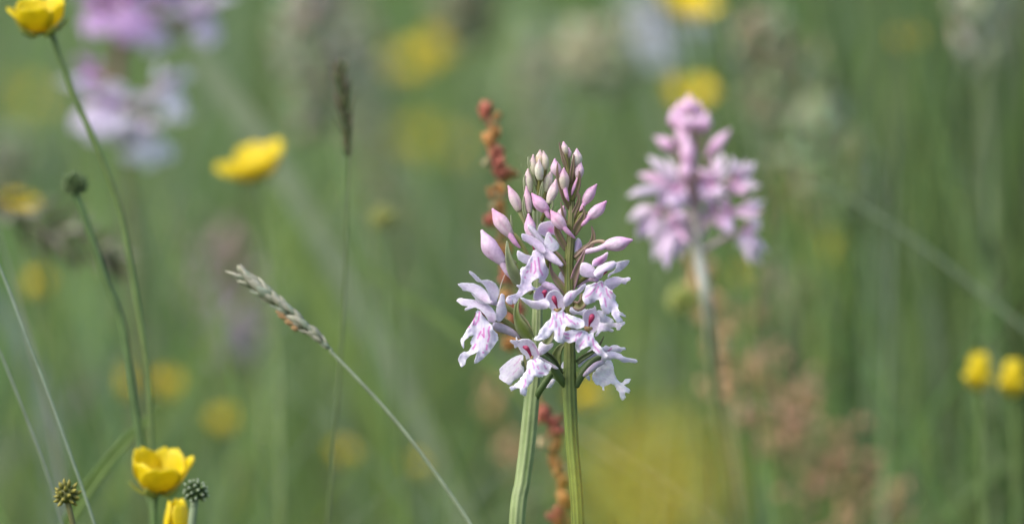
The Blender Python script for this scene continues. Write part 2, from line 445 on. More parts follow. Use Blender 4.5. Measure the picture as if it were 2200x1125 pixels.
def bud(f, tip, base, width, dz, parent, ctip=(.72, .40, .60), cmid=(.74, .60, .70), cbase=(.45, .42, .25), bend=0, dzt=0, spur=None, stalk=None, spots=0, hook=0, stalkcol=OLIVE, stalkw=None, name='bud', bcol=None, spurcol=(.68, .38, .60), bract=None):
    """a pointed three-sepalled bud, an optional spur and the ovary stalk down to the stem"""
    t_, b_ = fp(f, [tip])[0], fp(f, [base])[0]
    wpx = width * .93 / FR[f][2]; ctip = mixc(ctip, (.66, .32, .54), .25)
    dx, dy = t_[0] - b_[0], t_[1] - b_[1]; L = math.hypot(dx, dy); nx, ny = -dy / L, dx / L
    rs = random.Random(int(t_[0] * 31 + t_[1] * 7)); ph = rs.uniform(0, 6.28)
    sp = [(rs.uniform(.15, .8), rs.uniform(0, 6.28), rs.uniform(.05, .1)) for _ in range(spots)]
    V, F, C = [], [], []; LV, SD = 22, 24
    bend += rs.uniform(-.09, .09); hook += rs.uniform(-.12, .12); pk = rs.uniform(.0, .14)
    axis = (WZ(t_[0], t_[1], dz + dzt) - WZ(b_[0], b_[1], dz)).normalized()
    u = axis.cross(FWD).normalized(); v = axis.cross(u)
    for i in range(LV + 1):
        t = i / LV
        cxp = b_[0] + dx * t + nx * bend * wpx * math.sin(math.pi * t) + nx * hook * wpx * t ** 4
        cyp = b_[1] + dy * t + ny * bend * wpx * math.sin(math.pi * t) + ny * hook * wpx * t ** 4
        c = WZ(cxp, cyp, dz + dzt * t)
        prof = math.sin(math.pi * (.15 + .80 * t ** (1 + pk * 2 - .1))) ** .85 * (1 - .4 * smooth01((t - .55) / .45))
        for k in range(SD):
            a = 2 * math.pi * k / SD
            groove = abs(math.sin(1.5 * (a + ph))) ** .35
            r = wpx / 2 * S(FOCUS) * prof * (.84 + .19 * groove) * (1 + .03 * math.sin(5 * a + 9 * t + ph))
            V.append(c + u * math.cos(a) * r + v * math.sin(a) * r)
            col = mixc(cbase, cmid, smooth01(t / .3)) if t < .3 else mixc(cmid, ctip, smooth01((t - .4) / .5))
            col = mixc(mixc(mixc(col, ctip, .8), (.5, .25, .4), .25), col, smooth01(groove * 1.15)); col = mixc(col, cbase, .18 * (.5 + .5 * math.sin(3 * a + ph * 2 + 4 * t)))
            for (st, sa, sr) in sp:
                d = math.hypot((t - st) * 1.6, math.atan2(math.sin(a - sa), math.cos(a - sa)) * .3)
                if d < sr: col = mixc(col, (.45, .15, .38), .6 * (1 - d / sr))
            C.append(col)
    for i in range(LV):
        for k in range(SD):
            a = i * SD + k; b = i * SD + (k + 1) % SD
            F.append((a, b, b + SD, a + SD))
    F.append(tuple(range(SD - 1, -1, -1))); F.append(tuple(LV * SD + k for k in range(SD)))
    o = part(name, (V, F, C), M_BUD, parent)
    if stalk:
        sw = stalkw or width * .42
        pts = [(base[0], base[1], dz, sw * .9)] + [(q[0], q[1], q[2], sw if i < len(stalk) - 1 else sw * .85) for i, q in enumerate(stalk)]
        # start slightly inside the bud
        pts[0] = (lerp(base[0], tip[0], .06), lerp(base[1], tip[1], .06), dz, sw * .9)
        part('ovary', ptube(f, pts, stalkcol, ribs=3, ribamp=.08, col2=mixc(stalkcol, PURP, .35)), M_STEM, o)
    if spur:
        part('spur', ptube(f, [(lerp(base[0], tip[0], .15), lerp(base[1], tip[1], .15), dz - 2, width * .42)] + [(q[0], q[1], q[2] if len(q) > 2 else dz - 4, width * (.34 if i < len(spur) - 1 else .12)) for i, q in enumerate(spur)], spurcol), M_BUD, o)
    if bract:
        Q = fp(f, bract); sc = FR[f][2]
        part('bract', strip([WZ(q[0], q[1], q[2]) for q in Q], [q[3] / sc * S(FOCUS) for q in Q], bcol or mixc(OLIVE, PURP, .4), 6, .3, None, mixc(bcol, (.5, .5, .4), .3) if bcol else PURP), M_LEAF, o, .0002)
    return o

# ---------------- right-hand spike
def base_on_ground(px, d, dx=0.0, dy=0.0):
    q = W(px, 562, d); x, y = q.x + dx, q.y + dy
    return Vector((x, y, ground_z(x, y) - .004))
gA = base_on_ground(1268, FOCUS, .004, .01)
OA = empty('spotted_orchid', gA, 'pale pink spotted orchid with straight olive stem and pink buds on top', 'orchid')
stA = [(1216, 345, 6, 7), (1221, 380, 4, 10), (1228, 430, 2, 13), (1227, 500, 0, 17), (1223, 560, 0, 19), (1223, 620, 0, 20), (1224, 700, 0, 21), (1224, 790, 0, 26), (1223.5, 830, 0, 29), (1229, 944, 2, 27), (1242, 1125, 6, 27)]
pathA = [WZ(q[0], q[1], q[2]) for q in stA]; radA = [q[3] / 2 * S(FOCUS) for q in stA]
pathA += [Vector(lerp(np.array(pathA[-1]), np.array(gA), t)) for t in (.14, .35, .65, 1.0)]; radA += [.00125, .0014, .0018, .0022]
cA = [mixc(OLIVE, PURP, .25)] * 4 + [OLIVE] * 3 + [(.13, .17, .045)] * 2 + [(.15, .22, .05), (.2, .27, .06)] + [GREEN] * 3
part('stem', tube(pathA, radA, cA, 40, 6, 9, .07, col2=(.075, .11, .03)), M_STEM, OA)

def flower(parent, f, stalk, stalkcol, colpts=None, colbase=None, dz=0):
    """the flower's body (ovary and column) as one mesh; hood, petals, lip and spur become its children"""
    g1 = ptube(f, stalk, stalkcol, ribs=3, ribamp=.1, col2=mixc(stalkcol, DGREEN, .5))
    geos = [g1]
    if colpts: geos.append(ptube(f, colpts, [(.22, .012, .055)] * (len(colpts) - 2) + [(.30, .03, .09)] + [(.24, .02, .07)], n=6, flat=.6))
    if colbase: geos.append(ptube(f, colbase, [(.30, .16, .08)] + [(.28, .2, .08)] * (len(colbase) - 1), n=5, flat=.5))
    return part('flower', join(*geos), M_STEM, parent)

# centre flower
F1 = flower(OA, 6, [(250, 560, -30, 60), (290, 640, -15, 55), (330, 760, -4, 50), (365, 830, 0, 40)], OLIVE,
            [(215, 590, -52, 14), (203, 545, -58, 22), (188, 500, -60, 48), (168, 450, -58, 62), (155, 432, -52, 30)],
            [(170, 585, -58, 26), (212, 600, -66, 44), (258, 575, -58, 26)])
sheet('hood', 6, [(75, 440), (100, 390), (150, 358), (200, 355), (245, 380), (275, 420), (295, 470), (305, 530), (300, 580), (265, 612), (200, 632), (155, 612), (120, 575), (80, 545), (65, 490)], -58, F1, (.74, .71, .80), (0, .1), -16, 14, 0, blots=[((190, 500), 90, (.72, .58, .74), .5)], strokes=[[(290, 440), (300, 530)]], strokew=1.4, strokecol=(.55, .3, .6))
sheet('petal', 2, [(555, 280), (575, 278), (620, 295), (680, 300), (740, 288), (775, 310), (775, 350), (745, 362), (700, 366), (650, 360), (600, 325)], -52, F1, (.75, .72, .80), (-.25, .2), 10, 12, 2)
sheet('petal', 6, [(285, 450), (320, 395), (380, 360), (440, 352), (490, 310), (545, 278), (560, 292), (530, 340), (475, 400), (420, 455), (370, 520), (315, 558), (290, 520)], -48, F1, (.72, .68, .79), (.3, .25), 9, 12, 2, strokes=[[(380, 400), (360, 450)]], strokew=1.6, strokecol=(.6, .4, .66))
sheet('lip', 2, [(795, 378), (785, 430), (740, 480), (700, 525), (690, 560), (663, 582), (670, 602), (720, 597), (770, 575), (802, 530), (815, 562), (812, 592), (840, 615), (880, 622), (893, 590), (890, 530), (902, 495), (950, 512), (1000, 515), (1035, 492), (1038, 455), (1000, 430), (940, 410), (900, 395), (870, 378), (830, 388)], -74, F1, (.79, .80, .85), (0, -.35), 12, 20, 5,
      strokes=[fpx for fpx in [[(802, 420), (795, 470), (778, 500)], [(832, 395), (828, 432)], [(855, 430), (868, 480)], [(878, 385), (882, 430)], [(900, 420), (935, 462)], [(938, 452), (970, 480)], [(824, 460), (826, 500)], [(848, 505), (848, 560)], [(985, 470), (990, 475)]]], strokew=1.9, strokecol=(.66, .33, .68), blots=[((830, 400), 50, (.74, .66, .80), .4)])
part('spur', ptube(6, [(190, 560, -20, 60), (170, 600, 6, 50), (150, 640, 14, 30), (140, 660, 16, 14)], LILAC), M_BUD, F1)

# second front flower, lower right of the first
F2 = flower(OA, 6, [(600, 800, -34, 60), (520, 880, -16, 60), (440, 960, -4, 50), (380, 1010, 0, 40)], GREEN,
            [(592, 795, -56, 16), (600, 760, -60, 26), (618, 710, -62, 62), (632, 668, -60, 66), (640, 648, -54, 30)],
            [(540, 800, -60, 30), (582, 825, -68, 64), (632, 815, -60, 34)])
sheet('hood', 6, [(522, 650), (545, 600), (590, 580), (640, 572), (665, 548), (690, 600), (715, 650), (727, 720), (718, 790), (690, 842), (650, 872), (600, 862), (550, 830), (528, 800), (518, 720)], -58, F2, (.73, .69, .78), (.1, .1), -16, 14, 2, blots=[((620, 720), 90, (.74, .62, .76), .5)])
sheet('petal', 6, [(360, 575), (385, 555), (425, 600), (480, 612), (540, 580), (560, 600), (535, 665), (470, 652), (400, 645), (362, 622)], -40, F2, (.76, .74, .82), (.2, .2), 6, 10, 2)
sheet('petal', 6, [(715, 745), (800, 757), (900, 750), (980, 745), (1020, 733), (1030, 760), (990, 790), (970, 832), (930, 835), (920, 802), (852, 808), (890, 832), (880, 857), (830, 848), (790, 852), (735, 862), (682, 915), (665, 902), (690, 850)], -46, F2, (.80, .77, .82), (.25, .1), 8, 12, 5)
sheet('petal', 6, [(695, 600), (770, 612), (800, 662), (860, 690), (890, 722), (880, 752), (800, 758), (715, 760), (700, 680)], -30, F2, (.82, .82, .85), (.2, .1), 8, 12, 5)
sheet('lip', 2, [(1040, 525), (1000, 522), (940, 522), (885, 532), (868, 565), (880, 602), (920, 621), (972, 612), (968, 640), (985, 687), (1002, 690), (1030, 660), (1072, 645), (1090, 660), (1115, 688), (1160, 718), (1200, 738), (1212, 716), (1175, 665), (1140, 622), (1115, 580), (1105, 540), (1075, 548)], -78, F2, (.77, .76, .83), (0, -.3), 12, 20, 5,
      strokes=[[(887, 548), (920, 557)], [(898, 578), (926, 584)], [(994, 548), (977, 566)], [(1016, 540), (998, 570)], [(976, 590), (968, 604)], [(1034, 605), (1006, 645)], [(1072, 575), (1072, 600)], [(1100, 590), (1110, 640), (1155, 690)]], strokew=2.0, strokecol=(.68, .30, .66))
part('spur', ptube(6, [(600, 810, -24, 60), (560, 830, 4, 50), (540, 850, 14, 26), (530, 860, 16, 12)], LILAC), M_BUD, F2)

# upper right flower
F3 = flower(OA, 2, [(1130, 115, -20, 40), (1060, 115, -6, 38), (990, 160, 0, 36), (945, 205, 0, 30)], OLIVE,
            [(1158, 128, -36, 12), (1168, 108, -40, 22), (1190, 92, -42, 20), (1214, 79, -40, 8)])
sheet('hood', 2, [(1108, 95), (1140, 45), (1200, 15), (1265, 3), (1282, 30), (1245, 68), (1192, 82), (1165, 130), (1130, 128)], -40, F3, (.78, .72, .81), (.1, -.3), 16, 12, 0, blots=[((1150, 90), 60, (.75, .60, .76), .4)])
sheet('petal', 1, [(1098, 1010), (1110, 975), (1160, 950), (1212, 918), (1220, 940), (1192, 992), (1150, 1020), (1110, 1028)], -26, F3, (.72, .48, .68), (.2, 0), 10, 10, 0, blots=[((1160, 990), 40, (.66, .22, .52), .6)])
sheet('petal', 1, [(1005, 1080), (1015, 1005), (1060, 1000), (1105, 1025), (1130, 1070), (1120, 1110), (1045, 1108)], -24, F3, (.76, .68, .79), (-.2, 0), 10, 12, 0)
sheet('petal', 1, [(1255, 1005), (1320, 985), (1370, 980), (1377, 995), (1342, 1040), (1290, 1072), (1250, 1087), (1218, 1112), (1222, 1082), (1262, 1058), (1275, 1030)], -14, F3, (.78, .74, .82), (.3, .2), 4, 10, 3)
sheet('petal', 2, [(1190, 160), (1230, 130), (1280, 119), (1330, 130), (1380, 124), (1386, 145), (1360, 162), (1350, 178), (1320, 172), (1290, 192), (1250, 217), (1210, 215)], -22, F3, (.79, .72, .80), (.2, .1), 10, 12, 2)
sheet('lip', 6, [(690, 265), (590, 285), (555, 310), (540, 370), (513, 440), (555, 528), (600, 520), (660, 490), (715, 475), (735, 540), (752, 602), (790, 642), (842, 640), (862, 605), (865, 645), (900, 692), (930, 742), (965, 742), (1002, 720), (965, 660), (1030, 682), (1034, 660), (1000, 630), (960, 610), (945, 560), (942, 520), (910, 480), (917, 430), (880, 370), (842, 340), (805, 300), (765, 255), (720, 245)], -52, F3, (.79, .77, .84), (.1, -.3), 10, 20, 6,
      strokes=[[(690, 275), (662, 302)], [(662, 338), (610, 402), (545, 440)], [(708, 312), (680, 382)], [(742, 388), (725, 422)], [(780, 450), (800, 555)], [(800, 335), (812, 400), (850, 452)], [(850, 370), (872, 392)], [(742, 270), (757, 312)]], strokew=1.8, strokecol=(.68, .25, .62), blots=[((740, 270), 60, (.80, .70, .74), .5)])
part('spur', ptube(2, [(1130, 135, -24, 50), (1070, 135, 4, 48), (1020, 165, 8, 36), (985, 200, 10, 16)], (.72, .52, .72)), M_BUD, F3)

# lowest right flower, seen from behind
F4 = flower(OA, 7, [(1530, 412, -12, 40), (1470, 425, -12, 74), (1380, 480, -12, 92), (1290, 580, -8, 104), (1225, 690, -4, 100), (1170, 820, 0, 70)], (.09, .13, .05))
sheet('hood', 7, [(1500, 330), (1530, 285), (1570, 260), (1620, 275), (1650, 260), (1710, 254), (1770, 280), (1832, 288), (1838, 320), (1800, 327), (1770, 352), (1720, 342), (1650, 345), (1600, 372), (1540, 380)], 6, F4, (.80, .78, .81), (.1, .2), 14, 10, 2, strokes=[[(1605, 330), (1650, 300)]], strokew=1.6, strokecol=(.7, .25, .5))
sheet('petal', 7, [(1510, 440), (1540, 390), (1600, 350), (1680, 340), (1760, 370), (1820, 410), (1900, 430), (1970, 445), (1998, 475), (1960, 497), (1890, 482), (1810, 492), (1750, 455), (1680, 440), (1600, 455), (1530, 468)], -10, F4, (.79, .77, .83), (.1, .3), 12, 12, 2)
sheet('petal', 7, [(1200, 545), (1220, 450), (1300, 370), (1380, 300), (1430, 285), (1500, 340), (1530, 410), (1440, 420), (1330, 450), (1235, 535)], 12, F4, (.74, .71, .78), (0, 0), 10, 12, 0)
sheet('lip', 7, [(1392, 650), (1440, 590), (1500, 530), (1560, 480), (1640, 455), (1668, 530), (1685, 620), (1720, 700), (1782, 760), (1830, 720), (1880, 703), (1908, 720), (1870, 762), (1820, 790), (1870, 830), (1902, 862), (1882, 897), (1842, 890), (1826, 905), (1838, 960), (1822, 985), (1780, 992), (1758, 920), (1720, 845), (1690, 795), (1640, 770), (1590, 802), (1558, 812), (1552, 857), (1530, 852), (1508, 802), (1430, 772), (1393, 710)], 10, F4, (.90, .90, .88), (.15, -.5), -8, 16, 5)  # lip whitened, backlight put into its base colour
sheet('petal', 7, [(1300, 690), (1345, 660), (1365, 720), (1340, 730)], 22, F4, WHITE, (0, 0), 0, 10, 0)
part('spur', ptube(7, [(1540, 480, -8, 70), (1450, 520, -20, 84), (1360, 590, -26, 78), (1290, 655, -28, 50), (1268, 672, -28, 20)], [(.62, .56, .66), (.50, .42, .54), (.52, .44, .56), (.45, .38, .48), (.45, .38, .48)], sides=14), M_BUD, F4)
pleaf('bract', 7, [(1545, 135, -6, 8), (1500, 230, -6, 22), (1420, 330, -4, 40), (1270, 420, -2, 70), (1180, 490, 0, 60)], [(.35, .24, .24), (.3, .22, .2), DGREEN, DGREEN, DGREEN], OA, .3, (.12, .15, .06))

# lowest left flower
F5 = flower(OA, 7, [(690, 410, -48, 40), (770, 440, -40, 64), (860, 560, -30, 100), (945, 690, -16, 112), (1025, 810, 0, 76)], (.10, .15, .05),
            [(570, 430, -66, 24), (560, 385, -72, 36), (535, 330, -74, 50), (505, 292, -74, 66), (462, 278, -66, 30)],
            [(560, 440, -68, 24), (578, 425, -72, 40), (590, 400, -68, 30)])
sheet('hood', 7, [(285, 212), (300, 184), (370, 195), (440, 175), (510, 169), (580, 195), (632, 250), (662, 320), (690, 385), (665, 430), (600, 442), (540, 440), (505, 452), (490, 400), (450, 370), (420, 330), (390, 280), (352, 297), (335, 250)], -64, F5, (.77, .74, .81), (.1, .2), -8, 14, 1, strokes=[[(590, 240), (640, 310), (672, 380)]], strokew=1.6, strokecol=(.62, .42, .64))
sheet('petal', 7, [(662, 310), (680, 240), (710, 208), (740, 240), (800, 247), (867, 228), (852, 282), (800, 332), (740, 372), (700, 392), (678, 365)], -50, F5, (.78, .76, .83), (.2, .1), 8, 12, 2, blots=[((690, 380), 60, (.76, .60, .70), .6)])
sheet('petal', 7, [(362, 150), (378, 145), (392, 190), (420, 215), (380, 215), (370, 190)], -58, F5, (.80, .78, .82), (0, 0), 3, 5, 0)
sheet('lip', 7, [(520, 475), (570, 445), (640, 430), (690, 440), (740, 480), (800, 500), (842, 540), (822, 590), (792, 642), (740, 672), (680, 687), (620, 680), (602, 720), (572, 762), (542, 792), (522, 822), (512, 882), (490, 932), (450, 922), (423, 882), (410, 832), (370, 842), (300, 867), (283, 820), (340, 790), (400, 740), (440, 680), (480, 630), (505, 580)], -82, F5, (.79, .80, .86), (0, -.3), 12, 20, 5,
      strokes=[[(615, 450), (635, 482)], [(590, 490), (612, 562)], [(545, 582), (552, 632)], [(655, 540), (672, 582)], [(670, 630), (732, 630)], [(745, 530), (772, 572)], [(490, 712), (497, 770), (470, 822)], [(540, 610), (552, 640)]], strokew=1.9, strokecol=(.70, .32, .70))
part('spur', ptube(7, [(660, 420, -54, 44), (740, 460, -44, 50), (830, 520, -40, 54), (900, 560, -38, 46), (935, 570, -38, 14)], [(.74, .68, .76), (.72, .60, .68), (.70, .56, .64), (.66, .60, .68), (.7, .66, .72)]), M_BUD, F5)
pleaf('bract', 7, [(700, 360, -34, 20), (780, 370, -28, 50), (870, 450, -18, 60), (930, 540, -8, 50), (990, 640, -2, 40)], [DGREEN] * 5, OA, .3, (.14, .15, .08))

# small hidden flower with a dark throat, behind the centre flower
F9 = flower(OA, 2, [(770, 250, 0, 40), (830, 260, 6, 40), (890, 290, 6, 34)], OLIVE,
            [(738, 275, -26, 14), (740, 255, -30, 22), (738, 235, -30, 44), (735, 225, -26, 24)])
sheet('hood', 2, [(655, 292), (668, 225), (720, 182), (790, 165), (835, 215), (820, 290), (750, 305), (700, 300)], -14, F9, (.72, .62, .77), (0, 0), -12, 14, 0)
part('spur', ptube(2, [(720, 170, -10, 50), (780, 195, -12, 54), (830, 225, -10, 40), (850, 240, -8, 20)], (.68, .52, .70)), M_BUD, F9)
sheet('petal', 2, [(850, 90), (880, 85), (895, 130), (893, 215), (870, 170), (845, 150)], 14, F9, (.80, .74, .82), (0, 0), 4, 8, 1)

# bracts of the right-hand spike
pleaf('bract', 1, [(1092, 722, -10, 6), (1108, 790, -10, 26), (1090, 860, -8, 44), (1030, 910, -4, 56), (965, 975, 0, 50)], [PURP, mixc(OLIVE, PURP, .4), mixc(OLIVE, PURP, .4), mixc(OLIVE, PURP, .3), OLIVE], OA, .3, PURP)
pleaf('bract', 1, [(1048, 890, -14, 6), (1020, 970, -14, 34), (985, 1050, -10, 52), (950, 1160, -4, 56), (930, 1230, 0, 40)], [PURP, mixc(OLIVE, PURP, .5), mixc(OLIVE, PURP, .5), mixc(OLIVE, PURP, .5), OLIVE], OA, .3, (.34, .2, .24))
pleaf('bract', 1, [(778, 985, 6, 8), (790, 1060, 4, 22), (830, 1130, 2, 46), (870, 1180, 0, 52), (902, 1240, 0, 36)], [PURP, PURP, mixc(OLIVE, PURP, .3), OLIVE, OLIVE], OA, .3, PURP)
pleaf('bract', 1, [(790, 900, -6, 20), (840, 960, -6, 56), (880, 1030, -4, 60), (915, 1110, 0, 44)], [mixc(OLIVE, PURP, .5), OLIVE, OLIVE, OLIVE], OA, .3, PURP)
pleaf('bract', 2, [(1015, 250, -4, 20), (1030, 300, -10, 60), (1000, 345, -12, 66), (960, 330, -4, 50), (935, 350, 0, 30)], [OLIVE] * 5, OA, .3, PURP)
pleaf('bract', 1, [(850, 640, -8, 8), (830, 740, -8, 40), (865, 830, -4, 50), (905, 900, 0, 40)], [mixc(OLIVE, PURP, .4)] * 4, OA, .3, PURP)

# buds of the right-hand spike (frame 8)
TP = (.70, .46, .60); CM = (.66, .58, .58)
bud(8, (645, 66), (662, 212), 84, 4, OA, TP, (.62, .56, .48), (.42, .38, .16), stalk=[(672, 300, 5), (692, 420, 4)], stalkw=48, bract=[(593, 78, 0, 4), (612, 160, 0, 22), (640, 260, 0, 34), (672, 350, 2, 30)])
bud(8, (700, 130), (694, 250), 62, 14, OA, TP, (.66, .5, .58), (.4, .34, .2), stalk=[(698, 330, 10), (700, 430, 6)])
bud(8, (780, 140), (764, 335), 118, -2, OA, (.72, .52, .64), (.62, .60, .50), (.5, .46, .34), bend=.05, stalk=[(745, 430, 0), (722, 560, 2)], bract=[(746, 200, -14, 5), (742, 290, -14, 30), (728, 400, -10, 44), (712, 510, -2, 34)])
bud(8, (830, 284), (795, 470), 104, -6, OA, (.70, .48, .64), (.66, .52, .58), (.45, .36, .28), stalk=[(770, 560, -6), (728, 690, 0)], stalkw=60, spur=[(745, 560, -12), (725, 630, -10)], bract=[(802, 380, -18, 5), (806, 440, -18, 26), (790, 540, -12, 50), (740, 660, -4, 46)])
bud(8, (536, 250), (592, 425), 120, 0, OA, (.72, .46, .66), (.72, .58, .66), (.55, .4, .45), stalk=[(620, 520, 0), (690, 690, 0)], stalkw=40, bend=-.05)
bud(8, (640, 345), (652, 575), 122, -16, OA, (.70, .42, .60), (.56, .50, .42), (.58, .46, .40), stalk=[(672, 650, -10), (712, 740, 0)], stalkw=46, spur=[(672, 640, -22), (694, 695, -20)], bract=[(578, 290, -22, 4), (574, 400, -22, 26), (605, 530, -18, 44), (650, 660, -12, 56), (702, 770, 0, 44)])
bud(8, (985, 510), (850, 722), 118, -4, OA, (.62, .36, .54), (.70, .50, .64), (.66, .42, .55), bend=.05, stalk=[(815, 790, -4), (770, 850, 0), (730, 900, 0)], stalkw=44, spur=[(835, 760, -10), (808, 800, -8)], bract=[(778, 575, -10, 4), (802, 650, -10, 26), (790, 730, -8, 40), (745, 830, -4, 50), (720, 920, 0, 40)])
bud(8, (1092, 690), (888, 872), 132, -8, OA, (.68, .34, .58), (.75, .58, .72), (.70, .46, .62), bend=.06, stalk=[(880, 825, -8), (820, 850, -6), (775, 940, -2), (735, 1040, 0)], stalkw=54, spur=[(860, 920, -14), (820, 960, -8)], bract=[(846, 740, -16, 6), (856, 810, -16, 24), (838, 880, -14, 60), (790, 960, -8, 76), (748, 1050, -2, 50)])
bud(8, (308, 608), (470, 800), 138, -14, OA, (.70, .36, .60), (.74, .52, .70), (.72, .36, .58), bend=-.1, stalk=[(560, 850, -10), (650, 930, -4), (700, 1000, 0)], stalkw=36, spur=[(480, 850, -18), (515, 890, -14)])
bud(8, (497, 795), (650, 980), 140, -24, OA, (.64, .34, .52), (.72, .54, .66), (.66, .40, .56), bend=-.06, stalk=[(680, 950, -12), (720, 1000, -4), (735, 1060, 0)], stalkw=44, spur=[(690, 1020, -28), (760, 1085, -20)])
bud(8, (645, 742), (610, 890), 104, 12, OA, TP, (.72, .60, .66), (.6, .5, .5), stalk=[(640, 930, 8), (700, 990, 0)], stalkw=36, bract=[(612, 700, 2, 4), (622, 780, 0, 16), (640, 860, 2, 20), (690, 940, 2, 20)])
bud(1, (1398, 806), (1190, 872), 118, -14, OA, (.70, .42, .64), (.76, .60, .74), (.75, .54, .70), bend=.12, stalk=[(1180, 838, -14), (1110, 845, -8), (1030, 900, -4), (965, 960, 0)], stalkw=28, stalkcol=(.38, .28, .20), spur=[(1140, 895, -18), (1060, 915, -12), (1035, 935, -10)], spurcol=(.74, .56, .72), hook=.12)
sheet('petal', 1, [(960, 920), (965, 850), (990, 812), (1012, 830), (1020, 870), (1000, 900), (980, 915)], 8, OA, (.76, .64, .80), (0, 0), 6, 8, 1)

# ---------------- left-hand spike (a little behind)
gB = base_on_ground(1062, FOCUS + .012, -.006, .012)
OB = empty('spotted_orchid', gB, 'white spotted orchid with cream buds on top and pale ribbed leaning stem', 'orchid')
stB = [(1156, 372, 92, 8), (1156, 420, 90, 14), (1156, 470, 90, 24), (1156, 560, 88, 20), (1155, 650, 86, 21), (1153, 720, 84, 23), (1148, 800, 80, 25), (1143, 849, 78, 31), (1134, 944, 78, 33), (1123, 1031, 78, 32), (1110.5, 1125, 80, 33)]
pathB = [WZ(q[0], q[1], q[2]) for q in stB]; radB = [q[3] / 2 * S(FOCUS) for q in stB]
pathB += [Vector(lerp(np.array(pathB[-1]), np.array(gB), t)) for t in (.14, .35, .65, 1.0)]; radB += [.0015, .0016, .0019, .0023]
cB = [PALE] * 4 + [(.34, .40, .20)] * 3 + [(.28, .35, .16)] * 4 + [GREEN] * 3
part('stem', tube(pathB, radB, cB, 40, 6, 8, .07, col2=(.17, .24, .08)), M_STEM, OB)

def D(z): return z + 80
# upper left flower
F6 = flower(OB, 5, [(420, 415, D(-16), 40), (500, 425, D(-10), 40), (600, 470, D(-4), 56), (720, 560, D(0), 56), (850, 730, D(0), 50)], (.24, .24, .08),
            [(330, 385, D(-44), 14), (305, 352, D(-46), 20), (285, 320, D(-42), 12)])
sheet('petal', 5, [(223, 122), (240, 103), (280, 130), (320, 170), (355, 193), (430, 193), (490, 230), (527, 290), (522, 350), (500, 412), (455, 432), (430, 400), (418, 340), (390, 270), (350, 222), (300, 204), (262, 162)], D(-20), F6, (.80, .77, .83), (.3, .2), 12, 14, 1, blots=[((460, 260), 60, (.78, .66, .80), .4)])
sheet('hood', 5, [(108, 237), (135, 226), (200, 223), (290, 233), (350, 263), (402, 310), (432, 370), (442, 425), (400, 432), (350, 402), (300, 372), (268, 330), (228, 312), (160, 300), (145, 272)], D(-40), F6, (.78, .75, .81), (.1, -.4), 14, 14, 0, blots=[((370, 380), 70, (.72, .55, .72), .6)])
sheet('lip', 5, [(228, 312), (270, 325), (300, 365), (350, 400), (420, 430), (400, 445), (330, 430), (280, 370)], D(-46), F6, (.82, .82, .85), (0, 0), 4, 10, 0)
part('spur', ptube(5, [(440, 420, D(-22), 50), (500, 430, D(-10), 50), (560, 470, D(0), 30), (580, 490, D(4), 12)], LILAC), M_BUD, F6)
# lower left flower
F7 = flower(OB, 5, [(480, 590, D(-16), 50), (560, 600, D(-10), 56), (640, 655, D(-4), 66), (720, 730, D(0), 66), (850, 830, D(0), 50)], (.20, .21, .07),
            [(395, 565, D(-46), 14), (365, 530, D(-50), 22), (335, 500, D(-46), 12)])
sheet('hood', 5, [(98, 405), (130, 374), (200, 384), (290, 394), (370, 408), (440, 458), (492, 530), (498, 595), (460, 624), (420, 602), (380, 542), (330, 492), (270, 472), (190, 503), (183, 480), (215, 460), (160, 450)], D(-44), F7, (.77, .74, .81), (.1, -.4), 14, 14, 0, blots=[((450, 590), 70, (.70, .52, .70), .7)])
sheet('petal', 5, [(498, 470), (520, 400), (545, 328), (580, 350), (586, 430), (602, 530), (560, 592), (520, 617), (495, 575)], D(-34), F7, (.78, .77, .83), (.3, .1), 8, 14, 2, blots=[((555, 430), 30, (.72, .62, .78), .7)])
sheet('lip', 5, [(300, 500), (285, 560), (240, 640), (185, 720), (145, 780), (138, 830), (172, 882), (177, 812), (215, 772), (268, 745), (240, 802), (238, 835), (250, 852), (215, 912), (160, 920), (123, 960), (118, 1010), (150, 1067), (182, 1040), (210, 972), (302, 920), (275, 1010), (285, 1027), (340, 1006), (400, 952), (450, 892), (502, 812), (517, 770), (502, 730), (470, 692), (450, 640), (400, 592), (360, 542), (330, 500)], D(-52), F7, (.80, .80, .86), (-.3, -.2), 10, 20, 6,
      strokes=[[(330, 512), (320, 592), (290, 642)], [(222, 665), (230, 668)], [(290, 535), (282, 560)], [(275, 580), (270, 640)], [(430, 665), (418, 702), (427, 762), (412, 812)], [(372, 680), (376, 770), (355, 740)], [(345, 710), (310, 780)], [(290, 840), (265, 885)], [(405, 845), (400, 892)], [(362, 920), (370, 922)]], strokew=2.2, strokecol=(.74, .24, .66))
part('spur', ptube(5, [(470, 640, D(-30), 60), (530, 670, D(-24), 96), (610, 700, D(-18), 84), (690, 745, D(-12), 60), (735, 780, D(-10), 16)], [(.6, .54, .64), (.48, .44, .52), (.55, .48, .58), (.58, .48, .58), (.6, .5, .6)]), M_BUD, F7)
pleaf('bract', 5, [(718, 382, D(-20), 30), (700, 480, D(-22), 46), (712, 580, D(-20), 76), (765, 690, D(-14), 124), (850, 800, D(0), 80)], [(.24, .30, .12), (.24, .30, .10), (.24, .32, .08), (.24, .31, .07), (.22, .28, .07)], OB, .35, (.30, .33, .16))
pleaf('bract', 5, [(740, 540, D(4), 20), (770, 590, D(4), 46), (810, 650, D(2), 50), (845, 730, D(0), 30)], [(.34, .30, .15)] * 4, OB, .3, (.45, .40, .26))
part('whisker', ptube(5, [(592, 118, D(-40), 4), (560, 200, D(-40), 9), (535, 280, D(-38), 10), (528, 345, D(-36), 8)], (.5, .45, .40), sides=6), M_LEAF, OB)
